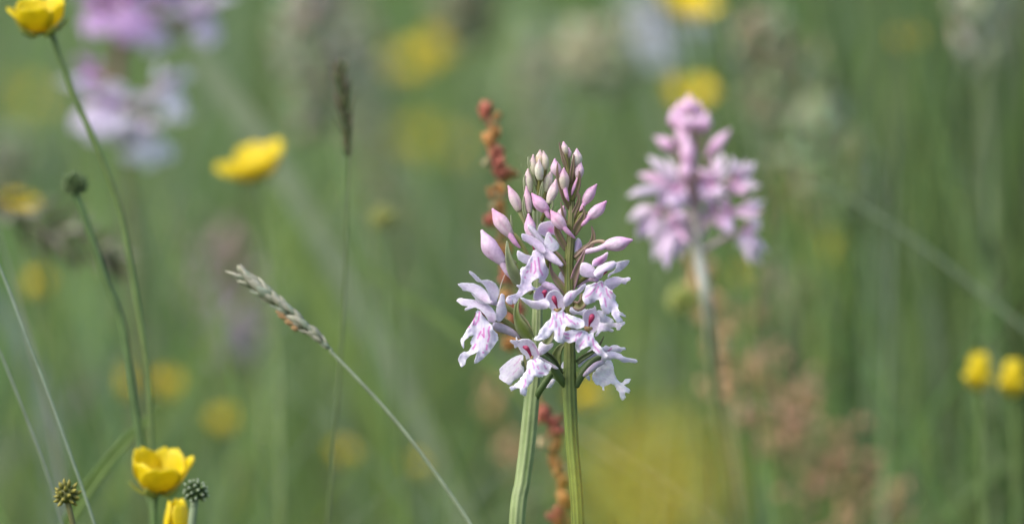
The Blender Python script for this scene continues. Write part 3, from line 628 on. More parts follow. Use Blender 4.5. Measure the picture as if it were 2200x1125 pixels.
# upper middle flower
F8 = flower(OB, 1, [(690, 900, 34, 50), (760, 930, 44, 56), (760, 1010, 60, 50), (705, 1090, 84, 40)], OLIVE,
            [(665, 915, 0, 16), (660, 885, -2, 22), (650, 865, 0, 14)])
sheet('petal', 1, [(688, 770), (694, 720), (740, 691), (800, 688), (850, 740), (872, 790), (830, 800), (790, 785), (765, 805), (735, 800)], 24, F8, (.76, .66, .80), (0, .2), 14, 12, 0, blots=[((785, 755), 45, (.72, .20, .56), .8)])
sheet('petal', 1, [(613, 715), (640, 719), (690, 770), (740, 830), (760, 875), (720, 862), (660, 795), (620, 748)], 4, F8, (.80, .78, .84), (.1, 0), 8, 8, 0)
sheet('hood', 1, [(563, 790), (582, 779), (640, 800), (700, 826), (742, 878), (742, 925), (700, 918), (650, 876), (610, 848), (573, 826)], -2, F8, (.76, .68, .80), (.1, -.2), 12, 10, 0)
sheet('petal', 1, [(738, 880), (748, 790), (770, 768), (802, 808), (842, 850), (847, 890), (812, 917), (765, 912)], 0, F8, (.79, .80, .85), (0, 0), 8, 10, 1, strokes=[[(775, 800), (795, 845)]], strokew=1.3, strokecol=(.7, .5, .75))
sheet('petal', 1, [(528, 920), (545, 908), (600, 938), (650, 955), (625, 1010), (590, 1005), (538, 972)], 10, F8, (.79, .77, .84), (.2, 0), 6, 8, 2)
sheet('lip', 1, [(655, 905), (632, 960), (600, 1020), (560, 1040), (553, 1082), (560, 1125), (555, 1160), (530, 1175), (545, 1195), (525, 1232), (460, 1250), (448, 1290), (490, 1318), (508, 1262), (498, 1300), (515, 1312), (545, 1272), (620, 1212), (692, 1200), (655, 1182), (640, 1150), (690, 1115), (700, 1152), (732, 1142), (772, 1072), (745, 1000), (722, 930), (695, 902)], -14, F8, (.78, .73, .83), (0, -.3), 12, 20, 5,
      strokes=[[(640, 1005), (634, 1070)], [(665, 985), (672, 1060), (660, 1080)], [(690, 960), (702, 1050), (722, 1092)], [(588, 1108), (594, 1114)], [(615, 1060), (600, 1075)]], strokew=2.0, strokecol=(.72, .28, .66))
part('spur', ptube(1, [(700, 905, 10, 80), (760, 935, -2, 76), (820, 980, -12, 60), (875, 1022, -18, 24)], [(.76, .70, .80), (.72, .62, .76), (.68, .58, .74), (.66, .56, .72)]), M_BUD, F8)
# back flowers of the left spike: the white petals showing between the stems
F10 = flower(OB, 7, [(452, 470, 60, 40), (462, 540, 66, 50), (500, 620, 74, 60), (560, 700, 80, 60)], (.22, .24, .14))
sheet('petal', 7, [(455, 383), (330, 420), (260, 470), (160, 560), (143, 590), (150, 640), (138, 680), (160, 722), (230, 760), (290, 797), (330, 742), (400, 692), (470, 630), (470, 540), (460, 470)], 64, F10, (.90, .89, .90), (-.1, -.7), 8, 16, 3, strokes=[[(400, 470), (340, 530)], [(400, 560), (320, 650)], [(420, 440), (390, 500)]], strokew=1.2, strokecol=(.82, .68, .84))  # base colour raised near white to paint in light from behind
F11 = flower(OB, 7, [(870, 590, 60, 70), (800, 690, 60, 88), (710, 820, 62, 92), (662, 900, 66, 84), (645, 970, 74, 60)], (.09, .14, .05))
sheet('petal', 7, [(762, 827), (800, 768), (862, 702), (892, 735), (862, 782), (832, 822)], 92, F11, (.86, .86, .88), (0, 0), 4, 10, 2)
sheet('petal', 7, [(970, 550), (1012, 470), (1060, 480), (1060, 570), (1020, 575)], 96, F11, WHITE, (0, 0), 4, 10, 2)
pleaf('bract', 7, [(1030, 230, 40, 20), (960, 290, 46, 80), (910, 400, 54, 120), (920, 520, 60, 100), (880, 620, 66, 60)], [(.4, .4, .26), (.32, .35, .18), (.28, .33, .13), (.24, .30, .10), (.2, .26, .08)], OB, .3, (.16, .2, .07))
pleaf('bract', 7, [(865, 62, 40, 16), (840, 130, 46, 80), (790, 200, 54, 110), (740, 270, 62, 80), (640, 340, 76, 50)], [(.5, .5, .34), (.42, .44, .24), (.36, .40, .18), (.3, .35, .14), (.26, .3, .1)], OB, .3, (.5, .5, .36))
pleaf('bract', 5, [(700, 20, D(-20), 20), (640, 0, D(-20), 30), (655, 90, D(-16), 90), (700, 180, D(-10), 110), (760, 300, D(0), 60)], [(.28, .33, .17)] * 2 + [(.27, .32, .15), (.26, .3, .12), (.26, .3, .12)], OB, .3, (.36, .36, .2))
# extra petals seen between the stems
# buds of the left spike
CR = (.66, .60, .50); CG = (.58, .56, .40); GB = (.42, .44, .26)
bud(8, (400, 155), (392, 335), 96, D(6), OB, (.70, .56, .52), (.66, .56, .38), GB, stalk=[(385, 430, D(8)), (372, 520, D(10))])
bud(8, (432, 165), (455, 370), 84, D(2), OB, (.70, .58, .56), (.66, .62, .48), GB, stalk=[(430, 450, D(6)), (380, 560, D(8))])
bud(8, (318, 203), (330, 425), 90, D(2), OB, (.68, .54, .54), (.64, .60, .46), GB, stalk=[(350, 500, D(6)), (368, 600, D(8))], bcol=(.27, .32, .16), bract=[(268, 228, D(-4), 10), (276, 300, D(-4), 30), (310, 400, D(-2), 34), (350, 540, D(4), 24)])
bud(8, (380, 250), (392, 475), 104, D(-14), OB, (.66, .58, .54), (.64, .64, .52), (.5, .52, .36), spots=14, stalk=[(385, 560, D(-6)), (375, 680, D(4))])
bud(8, (255, 354), (292, 620), 110, D(0), OB, (.68, .56, .54), (.62, .62, .48), (.5, .52, .36), spots=8, bend=-.05, stalk=[(320, 720, D(2)), (360, 830, D(8))], bcol=(.27, .32, .16), bract=[(232, 420, D(-8), 8), (228, 520, D(-8), 24), (260, 640, D(-6), 40), (330, 760, D(0), 34)])
bud(8, (512, 366), (458, 600), 110, D(0), OB, (.64, .56, .52), (.58, .58, .44), (.48, .50, .34), spots=8, stalk=[(430, 680, D(2)), (390, 800, D(8))], bcol=(.27, .32, .16), bract=[(420, 485, D(-16), 6), (408, 560, D(-16), 26), (392, 660, D(-10), 34), (378, 760, D(0), 30)])
bud(8, (572, 468), (478, 720), 116, D(-20), OB, (.70, .52, .60), (.70, .62, .62), (.55, .52, .42), spots=10, bend=.05, stalk=[(450, 800, D(-12)), (400, 920, D(6))], bcol=(.27, .32, .16), bract=[(520, 690, D(-30), 10), (528, 740, D(-28), 14), (510, 790, D(-24), 12)])
bud(8, (60, 528), (175, 800), 122, D(-10), OB, (.70, .44, .58), (.72, .60, .62), (.56, .50, .38), bend=.06, hook=-.08, spots=4, stalk=[(215, 880, D(-6)), (280, 990, D(2)), (350, 1080, D(8))], stalkcol=(.36, .38, .18))
bud(8, (256, 536), (282, 820), 96, D(-16), OB, (.70, .42, .58), (.66, .50, .56), (.55, .48, .42), spots=4, stalk=[(300, 900, D(-8)), (350, 1010, D(6))], bcol=(.27, .32, .16), bract=[(222, 640, D(-22), 6), (222, 740, D(-22), 30), (240, 850, D(-18), 34), (310, 960, D(-4), 28)])
bud(1, (333, 598), (485, 795), 118, D(-18), OB, (.72, .42, .60), (.74, .58, .66), (.58, .50, .48), bend=-.08, hook=.06, stalk=[(520, 800, D(-14)), (570, 870, D(-8)), (620, 960, D(0)), (690, 1020, D(6))], stalkw=34, stalkcol=(.30, .32, .10), spur=[(510, 840, D(-24)), (555, 890, D(-22))], bcol=(.27, .32, .16), bract=[(484, 640, D(-22), 5), (488, 700, D(-20), 12), (486, 760, D(-18), 14)])
bud(1, (266, 748), (425, 1000), 138, D(-26), OB, (.76, .64, .78), (.70, .52, .70), (.70, .56, .72), bend=-.1, hook=-.12, stalk=[(470, 1040, D(-16)), (530, 1120, D(-6)), (640, 1230, D(4))], stalkw=44, stalkcol=(.3, .32, .12), spots=12, spur=[(450, 1060, D(-28)), (490, 1120, D(-24))], spurcol=(.70, .52, .70), bcol=(.27, .32, .16), bract=[(455, 835, D(-40), 8), (462, 930, D(-40), 40), (490, 1040, D(-34), 74), (530, 1110, D(-24), 84), (590, 1190, D(-8), 50)])
bud(1, (612, 628), (650, 830), 96, D(-34), OB, (.70, .38, .60), (.74, .56, .70), (.74, .6, .72), stalk=[(670, 900, D(-16)), (690, 980, D(4))])

# ================================================================== generic things with parts, built in metres
def path_to_ground(pts, D0, gdx=0.0, gdy=0.0, dep=None):
    """photo points (x,y[,D]) top to bottom, then on down to the ground along the last direction"""
    P = [W(q[0], q[1], q[2] if len(q) > 2 else D0) for q in pts]
    last = P[-1]; dirv = (P[-1] - P[-2]).normalized() if len(P) > 1 else Vector((0, 0, -1))
    hx = max(-.8, min(.8, dirv.x / max(-dirv.z, .2)))
    gx_, gy_ = last.x + hx * last.z * .6 + gdx, last.y + gdy
    g_ = Vector((gx_, gy_, ground_z(gx_, gy_) - .004))
    H = last.z - g_.z; ctrl = last + dirv * H * .45
    for t in (.12, .28, .5, .75): P.append(last * (1 - t) ** 2 + ctrl * (2 * t * (1 - t)) + g_ * t * t)
    return P + [g_], g_
def frame_from(axis, roll=0.0):
    z = axis.normalized(); x = z.cross(Vector((0.31, .87, .12)))
    x.normalize(); y = z.cross(x)
    return Matrix((x, y, z)).transposed() @ Matrix.Rotation(roll, 3, 'Z')

# buttercup -------------------------------------------------------
YEL = (.80, .665, .011); YEL2 = (.78, .59, .009)
def petal_geo(L, Wd, openness, flare, rs):
    V, F, C = [], [], []; nt_, nu = 9, 9
    th0 = R(lerp(34, 82, min(max((openness + .12) / .3, 0), 1))); th1 = R(lerp(-6, 74, openness)); r, z = 0.0006, 0.0
    for i in range(nt_ + 1):
        t = i / nt_
        th = lerp(th0, th1, smooth01(t * 1.25)) + flare * t * t
        if i: r += L / nt_ * math.sin(th); z += L / nt_ * math.cos(th)
        wd = Wd * (.18 + .82 * smooth01(t / .65)) * math.sqrt(max(1 - max(0, (t - .62) / .40) ** 2.2, .0))
        for k in range(nu):
            u = k / (nu - 1) * 2 - 1
            curl = .30 * u * u * wd
            tip = -.08 * L * t * (1 - abs(u)) * (1 if t > .85 else 0)
            rr = max(r, .0004)
            ang = u * wd / 2 / max(rr, wd * .62)
            rad = max(rr, wd * .62); off = rr - rad
            V.append(Vector((off + rad * math.cos(ang), rad * math.sin(ang), z + tip * .5 + .00025 * math.sin(7 * u + rs) * t)))
            C.append(mixc(YEL2, YEL, t))
    for i in range(nt_):
        for k in range(nu - 1):
            a = i * nu + k; F.append((a, a + 1, a + 1 + nu, a + nu))
    return V, F, C
def xf(geo, M):
    V, F, C = geo
    return [M @ Vector(v) for v in V], F, C
def buttercup(px, py, D0, label, size=.011, openness=.35, axis=(0, 0, 1), roll=0.0, stem=None, n=5, stemw=.0012, group=None, flare=0.0, scol=(.16, .24, .07), gdx=0, gdy=0, sepals=True, wr=.98, jit=.06):
    c = W(px, py, D0); A = Vector(axis).normalized()
    stem = stem or [(px, py + 60), (px + random.uniform(-20, 20), py + 300)]
    P, g_ = path_to_ground(stem, D0, gdx, gdy)
    P = [c - A * .0002] + P
    o = empty('buttercup', g_, label, 'buttercup', group)
    rad = [stemw * .5] * (len(P) - 2) + [stemw * .6, stemw * .75]
    part('stem', tube(P, rad, scol, 8, 6), M_STEM, o)
    M3 = frame_from(A, roll)
    for i in range(n):
        geo = petal_geo(size * random.uniform(1 - jit * 1.2, 1 + jit), size * wr, openness + random.uniform(-jit, jit) * 1.3, flare, i * 1.7)
        Mx = Matrix.Translation(c) @ (M3 @ Matrix.Rotation(2 * math.pi * i / n + random.uniform(-.1, .1), 3, 'Z')).to_4x4() @ Matrix.Translation((0, 0, .0001 * (i % 2)))
        part('petal', xf(geo, Mx), M_BUTTER, o, .0002)
    # stamens
    geos = []
    for i in range(34):
        a = i * 2.4; rr = .0024 * math.sqrt(i / 34); h = .0032 + .001 * random.random()
        b = Vector((rr * math.cos(a), rr * math.sin(a), .0008)); t = Vector((1.6 * rr * math.cos(a), 1.6 * rr * math.sin(a), h))
        geos.append(tube([b, b.lerp(t, .6), t], [.00012, .00015, .00035], (.72, .58, .03), 5, 1))
    part('stamens', xf(join(*geos), Matrix.Translation(c) @ M3.to_4x4()), M_HEAD, o)
    if sepals:
        for i in range(5):
            a = 2 * math.pi * (i + .5) / 5
            pts = [Vector((.0006, 0, -.0002)), Vector((.0026, 0, -.0007)), Vector((.0046, 0, .0004)), Vector((.0058, 0, .0018))]
            geo = strip(pts, [.001, .0024, .002, .0004], (.30, .34, .06), 3, .2, Vector((0, 0, 1)))
            part('sepal', xf(geo, Matrix.Translation(c) @ (M3 @ Matrix.Rotation(a, 3, 'Z')).to_4x4()), M_LEAF, o, .0002)
    return o

# seed head -------------------------------------------------------
def seed_head(px, py, D0, label, r=.0026, stem=None, cols=((.035, .065, .018), (.09, .14, .05)), tips=(.45, .5, .4), axis=(0, 0, 1), stemw=.0014, n=46, scol=(.10, .16, .05), ovoid=1.0, beak=1.0):
    c = W(px, py, D0)
    P, g_ = path_to_ground(stem, D0)
    P = [c] + P
    o = empty('buttercup_seed_head', g_, label, 'seed head', 'buttercup seed heads')
    part('stem', tube(P, [stemw * .5] * (len(P) - 2) + [stemw * .6, stemw * .7], scol, 8, 6), M_STEM, o)
    M3 = frame_from(Vector(axis))
    # core
    V, F, C = [], [], []
    for i in range(9):
        t = i / 8; a = math.pi * t
        for k in range(12):
            b = 2 * math.pi * k / 12
            V.append(Vector((math.sin(a) * math.cos(b), math.sin(a) * math.sin(b), math.cos(a) * ovoid)) * r * .72); C.append(cols[0])
    for i in range(8):
        for k in range(12):
            a = i * 12 + k; b = i * 12 + (k + 1) % 12; F.append((a, a + 12, b + 12, b))
    part('core', xf((V, F, C), Matrix.Translation(c) @ M3.to_4x4()), M_HEAD, o)
    geos = []
    for i in range(n):
        zz = 1 - 1.75 * (i + .5) / n; ph = i * 2.39996
        rr = math.sqrt(max(1 - zz * zz, 0)); d = Vector((rr * math.cos(ph), rr * math.sin(ph), zz * ovoid))
        side = d.cross(Vector((0, 0, 1)));
        if side.length < .01: side = Vector((1, 0, 0))
        side.normalize(); up2 = side.cross(d)
        f = random.uniform(.9, 1.1)
        pts = [d * r * .5, d * r * .85, d * r * 1.05 * f, d * r * 1.22 * f + up2 * r * .05, d * r * (1.22 + .2 * beak) * f + up2 * r * .22 * beak]
        geos.append(tube(pts, [r * .16, r * .22, r * .17, r * .06, r * .03], [cols[0], cols[0], cols[1], mixc(cols[1], tips, .6), tips], 6, 2))
    k = part('achenes', xf(join(*geos), Matrix.Translation(c) @ M3.to_4x4()), M_HEAD, o); tag(k, kind='stuff')
    return o

# grass spike with overlapping husks ------------------------------
def husk_mesh(name, L, Wd, c0, c1, awn=0.0):
    V, F, C = [], [], []; nl, ns = 6, 6
    for i in range(nl + 1):
        t = i / nl; r = Wd / 2 * math.sin(math.pi * min(.12 + .88 * t, 1)) ** .8 + 1e-5
        for k in range(ns):
            a = 2 * math.pi * k / ns
            V.append(Vector((r * math.cos(a), r * .55 * math.sin(a) + .15 * L * t * t, L * t))); C.append(mixc(c0, c1, smooth01(t)))
    for i in range(nl):
        for k in range(ns):
            a = i * ns + k; b = i * ns + (k + 1) % ns; F.append((a, b, b + ns, a + ns))
    F.append(tuple(range(ns - 1, -1, -1)))
    if awn:
        n0 = len(V)
        for t in (0, 1):
            for k in range(3):
                a = 2 * math.pi * k / 3; rr = .00006 * (1 - t * .7)
                V.append(Vector((rr * math.cos(a), rr * math.sin(a) + .15 * L, L * .9 + awn * t))); C.append(c1)
        for k in range(3): F.append((n0 + k, n0 + (k + 1) % 3, n0 + 3 + (k + 1) % 3, n0 + 3 + k))
    return mesh_from(name, V, F, M_HUSK, C)
def grass_spike(name, label, cat, axis_pts, D0, stem, meshes, n, spread, r0, scol, stemw, angle=.3, taper=.5, group=None):
    """axis_pts tip to base in photo pixels"""
    P, g_ = path_to_ground(stem, D0)
    A = [Vector(q) for q in catmull([tuple(W(q[0], q[1], D0)) for q in axis_pts], 10)]
    full = [A[0], A[len(A) // 2], A[-1]] + P
    o = empty(name, g_, label, cat, group)
    part('stem', tube(full, [stemw * .2, stemw * .4, stemw * .5] + [stemw * .5] * (len(P) - 2) + [stemw * .6, stemw * .7], scol, 8, 8), M_STEM, o)
    for i in range(n):
        t = (i + .5) / n
        k = min(int(t * (len(A) - 1)), len(A) - 2)
        pnt = A[k].lerp(A[k + 1], t * (len(A) - 1) - k)
        ax = (A[k] - A[k + 1]).normalized()                     # towards the tip
        rot = frame_from(ax, i * 2.4 + random.uniform(-.7, .7)); pnt = pnt + ax * random.uniform(-.0007, .0007)
        f = (.45 + .55 * math.sin(math.pi * min(.15 + t * .85, 1)) ** taper)
        q = rot @ Matrix.Rotation(-angle * random.uniform(.3, 2.0), 3, 'X') @ Matrix.Rotation(random.uniform(-.2, .2), 3, 'Y')
        M_ = Matrix.Translation(pnt + rot @ Vector((0, r0 * f, 0))) @ q.to_4x4() @ Matrix.Scale(f * random.uniform(.7, 1.25), 4)
        shared('spikelet', meshes[i % len(meshes)], M_, o)
    return o

# sorrel ----------------------------------------------------------
def fruit_mesh(name, r, c0, c1):
    V, F, C = [], [], []
    for w_ in range(3):
        a = w_ * 2 * math.pi / 3; d = Vector((math.cos(a), math.sin(a), 0)); n0 = len(V)
        prof = [(0, -1), (.5, -.95), (.95, -.45), (1.0, .1), (.75, .65), (.3, .95), (0, 1)]
        for (u, v) in prof:
            V.append(d * u * r + Vector((0, 0, v * r))); C.append(mixc(c0, c1, u))
        V.append(Vector((0, 0, 0)) + d * r * .3 + Vector((-d.y, d.x, 0)) * r * .09); C.append(c0); m = len(V) - 1
        for k in range(len(prof) - 1): F.append((n0 + k, n0 + k + 1, m))
        V.append(Vector((0, 0, 0)) + d * r * .3 - Vector((-d.y, d.x, 0)) * r * .09); C.append(c0); m = len(V) - 1
        for k in range(len(prof) - 1): F.append((n0 + k + 1, n0 + k, m))
    return mesh_from(name, V, F, M_FRUIT, C)
FR_RED = [fruit_mesh('fruit', .0011, (.46, .16, .09), (.62, .19, .17)), fruit_mesh('fruit', .0010, (.48, .25, .08), (.62, .30, .11)), fruit_mesh('fruit', .0010, (.40, .38, .18), (.52, .42, .26))]
FR_PINK = [fruit_mesh('fruit', .0014, (.78, .48, .34), (.86, .54, .42)), fruit_mesh('fruit', .0014, (.76, .50, .27), (.84, .56, .34)), fruit_mesh('fruit', .0012, (.40, .38, .18), (.5, .44, .26))]
def sorrel(label, stempts, D0, clusters, meshes, scol, stemw=.0011, per=5, spread=10, gd=(0, 0), wts=(3, 2, 1), fs=1.0):
    """clusters: photo points; every cluster a small whorl on the stem"""
    P, g_ = path_to_ground(stempts, D0, *gd)
    o = empty('sorrel', g_, label, 'sorrel')
    part('stem', tube(P, [stemw * .3] + [stemw * .45] * (len(P) - 3) + [stemw * .6, stemw * .8], scol, 8, 6), M_STEM, o)
    fine = [Vector(q) for q in catmull([tuple(q) for q in P], 12)]
    rs = random.Random(int(stempts[0][0]))
    for cl in clusters:
        cx, cy_ = cl[0], cl[1]; kk = cl[2] if len(cl) > 2 else per; sp = cl[3] if len(cl) > 3 else spread
        wsel = cl[4] if len(cl) > 4 else None
        c = W(cx, cy_, D0)
        near = min(fine, key=lambda q: (q - c).length)
        geos = []
        for i in range(kk):
            off = Vector((rs.gauss(0, 1), rs.gauss(0, 1), rs.gauss(0, 1))) * sp * S(D0) * .55
            q = c + off
            root = near + Vector((0, 0, .0015 * rs.random()))
            geos.append(tube([root, root.lerp(q, .5) + Vector((0, 0, .0008)), q], [.00018, .00015, .00012], scol, 5, 2))
            me = meshes[wsel] if wsel is not None else rs.choices(meshes, wts)[0]
            rot = Matrix.Rotation(rs.uniform(0, 6.28), 3, 'Z') @ Matrix.Rotation(rs.uniform(-1.2, 1.2), 3, 'X')
            shared('fruit', me, Matrix.Translation(q) @ rot.to_4x4() @ Matrix.Diagonal((*(fs * rs.uniform(.65, 1.35) * v for v in (1, 1, rs.uniform(.8, 1.4))), 1)), o)
        part('pedicels', join(*geos), M_STEM, o)
    return o

# loose pale panicle ----------------------------------------------
def panicle(name, label, tip, base, D0, stem, width, n, col, cat='grass', group=None, scol=(.22, .24, .14), hl=.0032):
    P, g_ = path_to_ground(stem, D0)
    T, B = W(tip[0], tip[1], D0), W(base[0], base[1], D0)
    o = empty(name, g_, label, cat, group)
    part('stem', tube([T, T.lerp(B, .5)] + [B] + P, [.00015, .0003, .0005] + [.0005] * (len(P) - 2) + [.0006, .0008], scol, 6, 5), M_STEM, o)
    wv = width * S(D0); ax = (T - B).normalized(); M3 = frame_from(ax)
    geos = []; rs = random.Random(int(tip[0] + tip[1] * 3))
    for i in range(int(n * .75)):
        t = rs.random(); prof = math.sin(math.pi * (t * .86 + .1)) ** .8
        a = rs.uniform(0, 6.28); rr = wv / 2 * prof * math.sqrt(rs.random())
        root = B.lerp(T, max(t - .12, 0)); q = B.lerp(T, t) + M3 @ Vector((rr * math.cos(a), rr * math.sin(a), 0))
        dr = (q - root + ax * .004).normalized()
        cc = tuple(max(0, 1.1 * v * rs.uniform(.75, 1.25)) for v in mixc(col, (.28, .33, .19), .65))
        side = dr.cross(Vector((rs.gauss(0, 1), rs.gauss(0, 1), rs.gauss(0, 1)))).normalized(); h = hl * rs.uniform(.7, 1.3); ww = h * .34
        nn = side.cross(dr) * ww * .6
        V = [q, q + dr * h * .45 + side * ww, q + dr * h, q + dr * h * .45 - side * ww, q + dr * h * .4 + nn]
        geos.append((V, [(0, 1, 4), (1, 2, 4), (2, 3, 4), (3, 0, 4), (0, 3, 2, 1)], [cc] * 5))
        geos.append(tube([root, q], [.00008, .00006], cc, 3, 1))
    k = part('spikelets', join(*geos), M_HUSK, o); tag(k, kind='stuff')
    return o

# single blades / stalks ------------------------------------------
def blade(label, pts, widths, col, D0, fold=.2, name='tall_grass', group=None, cat='grass', gd=(0, 0)):
    P, g_ = path_to_ground(pts, D0, *gd)
    wd = [v * S(D0) for v in widths] + [widths[-1] * S(D0)] * 4 + [widths[-1] * S(D0) * .8]
    o = empty('grass_plant', g_, label, 'grass plant', group)
    part('blade', strip(P, wd, col, 8, fold), M_BLADE, o, .00025)
    return o
def stalk(label, pts, wpx, col, D0, name='slender_grass', cat='grass', group=None, gd=(0, 0)):
    P, g_ = path_to_ground(pts, D0, *gd)
    r = wpx / 2 * S(D0)
    o = empty('grass_plant', g_, label, 'grass plant', group)
    part('stalk', tube(P, [r * .6] + [r] * (len(P) - 2) + [r * 1.2], col, 8, 8), M_STEM, o)
    return o

# generic orchid flower meshes (metres; +X outwards from the stem, +Z up)
def generic_flower(tag_, cpet, clip, cspot, chood):
    def surf(outline, fn, spacing, col, strokes=()):
        def cf(x, y, e):
            m = min([abs(x - s[0] - s[2] * (y - s[1])) + (0 if s[1] > y > s[1] - s[3] else 9) for s in strokes] + [9])
            return mixc(col, cspot, .8 * smooth01(1.3 - m / .22))
        V, F, C = patch(outline, spacing, lambda x, y, e: Vector(fn(x, y, e)) * .001, cf)
        return V, F, C
    lip = surf([(-1.2, 0), (-2.8, -1.2), (-5.0, -3.0), (-6.2, -5.0), (-5.4, -7.0), (-3.6, -7.2), (-2.0, -6.2), (-1.6, -8.2), (0, -9.4), (1.6, -8.2), (2.0, -6.2), (3.6, -7.2), (5.4, -7.0), (6.2, -5.0), (5.0, -3.0), (2.8, -1.2), (1.2, 0)],
               lambda x, y, e: (3.0 - .35 * y - .04 * y * y - .03 * x * x + .5 * math.exp(-e / .8) * math.sin(1.6 * x + y), x, .82 * y - .5), .55, clip,
               strokes=[(0, -1, 0, 4), (-1.4, -1.4, .3, 3), (1.4, -1.4, -.3, 3), (-3, -3, .4, 2), (3, -3, -.4, 2)])
    hood = surf([(0, -1.6), (2.0, -2.2), (4.0, -2.0), (5.8, -.9), (6.8, 0), (5.8, .9), (4.0, 2.0), (2.0, 2.2), (0, 1.6), (-.6, 0)],
                lambda x, y, e: (x - .6, y * .9, 2.6 + .42 * x - .05 * x * x - .45 * y * y), .6, chood)
    sep = surf([(0, -.9), (2, -1.9), (4.5, -2.0), (7, -1.1), (8.8, 0), (7, 1.1), (4.5, 2.0), (2, 1.9), (0, .9)],
               lambda x, y, e: (.6 + .16 * x + .5 * y + .02 * x * x, 1.2 + .92 * x, 1.4 + .36 * x - .012 * x * x + .7 * y + .12 * y * y), .6, cpet)
    mir = ([Vector((v.x, -v.y, v.z)) for v in sep[0]], [tuple(reversed(f)) for f in sep[1]], sep[2])
    spur = tube([Vector((1.5, 0, -.3)) * .001, Vector((-1.5, 0, -1.6)) * .001, Vector((-5, 0, -2.6)) * .001, Vector((-7, 0, -2.6)) * .001], [.0013, .0012, .0009, .0003], chood, 8, 4)
    ov = tube([Vector((-9.0, 0, -7.5)) * .001, Vector((-7, 0, -4.6)) * .001, Vector((-3, 0, -.6)) * .001, Vector((.6, 0, 1.4)) * .001], [.0009, .0013, .0012, .0008], (.20, .17, .09), 8, 4)
    colm = tube([Vector((1.6, 0, .3)) * .001, Vector((2.0, 0, 1.6)) * .001, Vector((2.2, 0, 2.6)) * .001], [.0005, .0009, .0006], RED, 8, 3)
    ov = join(ov, colm)
    br = strip([Vector((-9.0, 0, -8.2)) * .001, Vector((-6, 0, -6.4)) * .001, Vector((-2, 0, -4.6)) * .001, Vector((2, 0, -3.2)) * .001], [.0016, .0024, .0016, .0002], (.17, .18, .07), 4, .3, Vector((0, 0, 1)))
    return {'flower': mesh_from('flower', *ov[:2], M_STEM, ov[2]), 'lip': mesh_from('lip', *lip[:2], M_PETAL, lip[2]), 'hood': mesh_from('hood', *hood[:2], M_PETAL, hood[2]),
            'petal': [mesh_from('petal', *sep[:2], M_PETAL, sep[2]), mesh_from('petal', *mir[:2], M_PETAL, mir[2])], 'spur': mesh_from('spur', *spur[:2], M_BUD, spur[2]), 'bract': mesh_from('bract', *br[:2], M_LEAF, br[2])}
def generic_bud(ct, cm):
    V, F, C = [], [], []; LV, SD = 12, 10
    for i in range(LV + 1):
        t = i / LV; prof = (.4 + .6 * smooth01(t / .4)) * (1 - smooth01((t - .45) / .6) * .92)
        for k in range(SD):
            a = 2 * math.pi * k / SD; r = .0021 * prof * (1 + .08 * math.cos(3 * a))
            V.append(Vector((r * math.cos(a), r * math.sin(a), .009 * t))); C.append(mixc(cm, ct, t))
    for i in range(LV):
        for k in range(SD):
            a = i * SD + k; b = i * SD + (k + 1) % SD; F.append((a, b, b + SD, a + SD))
    F.append(tuple(range(SD - 1, -1, -1))); F.append(tuple(LV * SD + k for k in range(SD)))
    return mesh_from('bud', V, F, M_BUD, C)
def far_orchid(label, stempts, D0, flowers, buds, fm, bm, scol, stemw=.0026, gd=(0, 0)):
    """flowers: (px,py, azimuth deg (0 = to the right, -90 = towards the camera), tilt deg, scale); buds: (base px,py, tip px,py, width scale)"""
    P, g_ = path_to_ground(stempts, D0, *gd)
    o = empty('spotted_orchid', g_, label, 'orchid')
    part('stem', tube(P, [stemw * .25] + [stemw * .42] * (len(P) - 3) + [stemw * .6, stemw * .8], scol, 12, 6, 6, .05), M_STEM, o)
    fine = [Vector(q) for q in catmull([tuple(q) for q in P], 12)]
    for (px, py, az, ti, sc_, *alt) in flowers:
        fm_ = alt[0] if alt else fm
        c = W(px, py, D0)
        ez = R(az); out_ = Vector((math.cos(ez), math.sin(ez), 0))
        c = c + Vector((0, math.sin(ez) * .008 * sc_, 0))
        rot = Matrix.Rotation(ez, 3, 'Z') @ Matrix.Rotation(-R(ti), 3, 'Y') @ Matrix.Rotation(random.uniform(-.2, .2), 3, 'X')
        M_ = Matrix.Translation(c) @ rot.to_4x4() @ Matrix.Scale(sc_, 4)
        fl = shared('flower', fm_['flower'], M_, o)
        for nm in ('hood', 'lip', 'spur', 'bract'):
            q = bpy.data.objects.new(nm, fm_[nm]); COL.objects.link(q); q.parent = fl
        for me in fm_['petal']:
            q = bpy.data.objects.new('petal', me); COL.objects.link(q); q.parent = fl
        root = min(fine, key=lambda q: (q - (M_ @ Vector((-.009, 0, -.0075)))).length)
        e = M_ @ Vector((-.0088, 0, -.0072))
        if (root - e).length > .0012:
            part('ovary', tube([root, root.lerp(e, .5) + Vector((0, 0, -.0006)), e], [.0011 * sc_, .0011 * sc_, .0009 * sc_], (.2, .17, .09), 8, 3), M_STEM, o)
    for (bx, by, tx, ty, ws, dzm) in buds:
        b, t = W(bx, by, D0 + dzm), W(tx, ty, D0 + dzm * 1.3)
        ax = t - b
        M_ = Matrix.Translation(b) @ frame_from(ax).to_4x4() @ Matrix.Diagonal((ws, ws, ax.length / .009, 1))
        k = shared('bud', bm, M_, o)
        root = min(fine, key=lambda q: (q - (b + Vector((0, 0, -.006)))).length)
        part('ovary', tube([b + ax * .05, b.lerp(root, .5) - Vector((0, 0, .001)), root], [.0007 * ws, .0008 * ws, .0007 * ws], (.34, .22, .20), 8, 4), M_STEM, o)
    return o

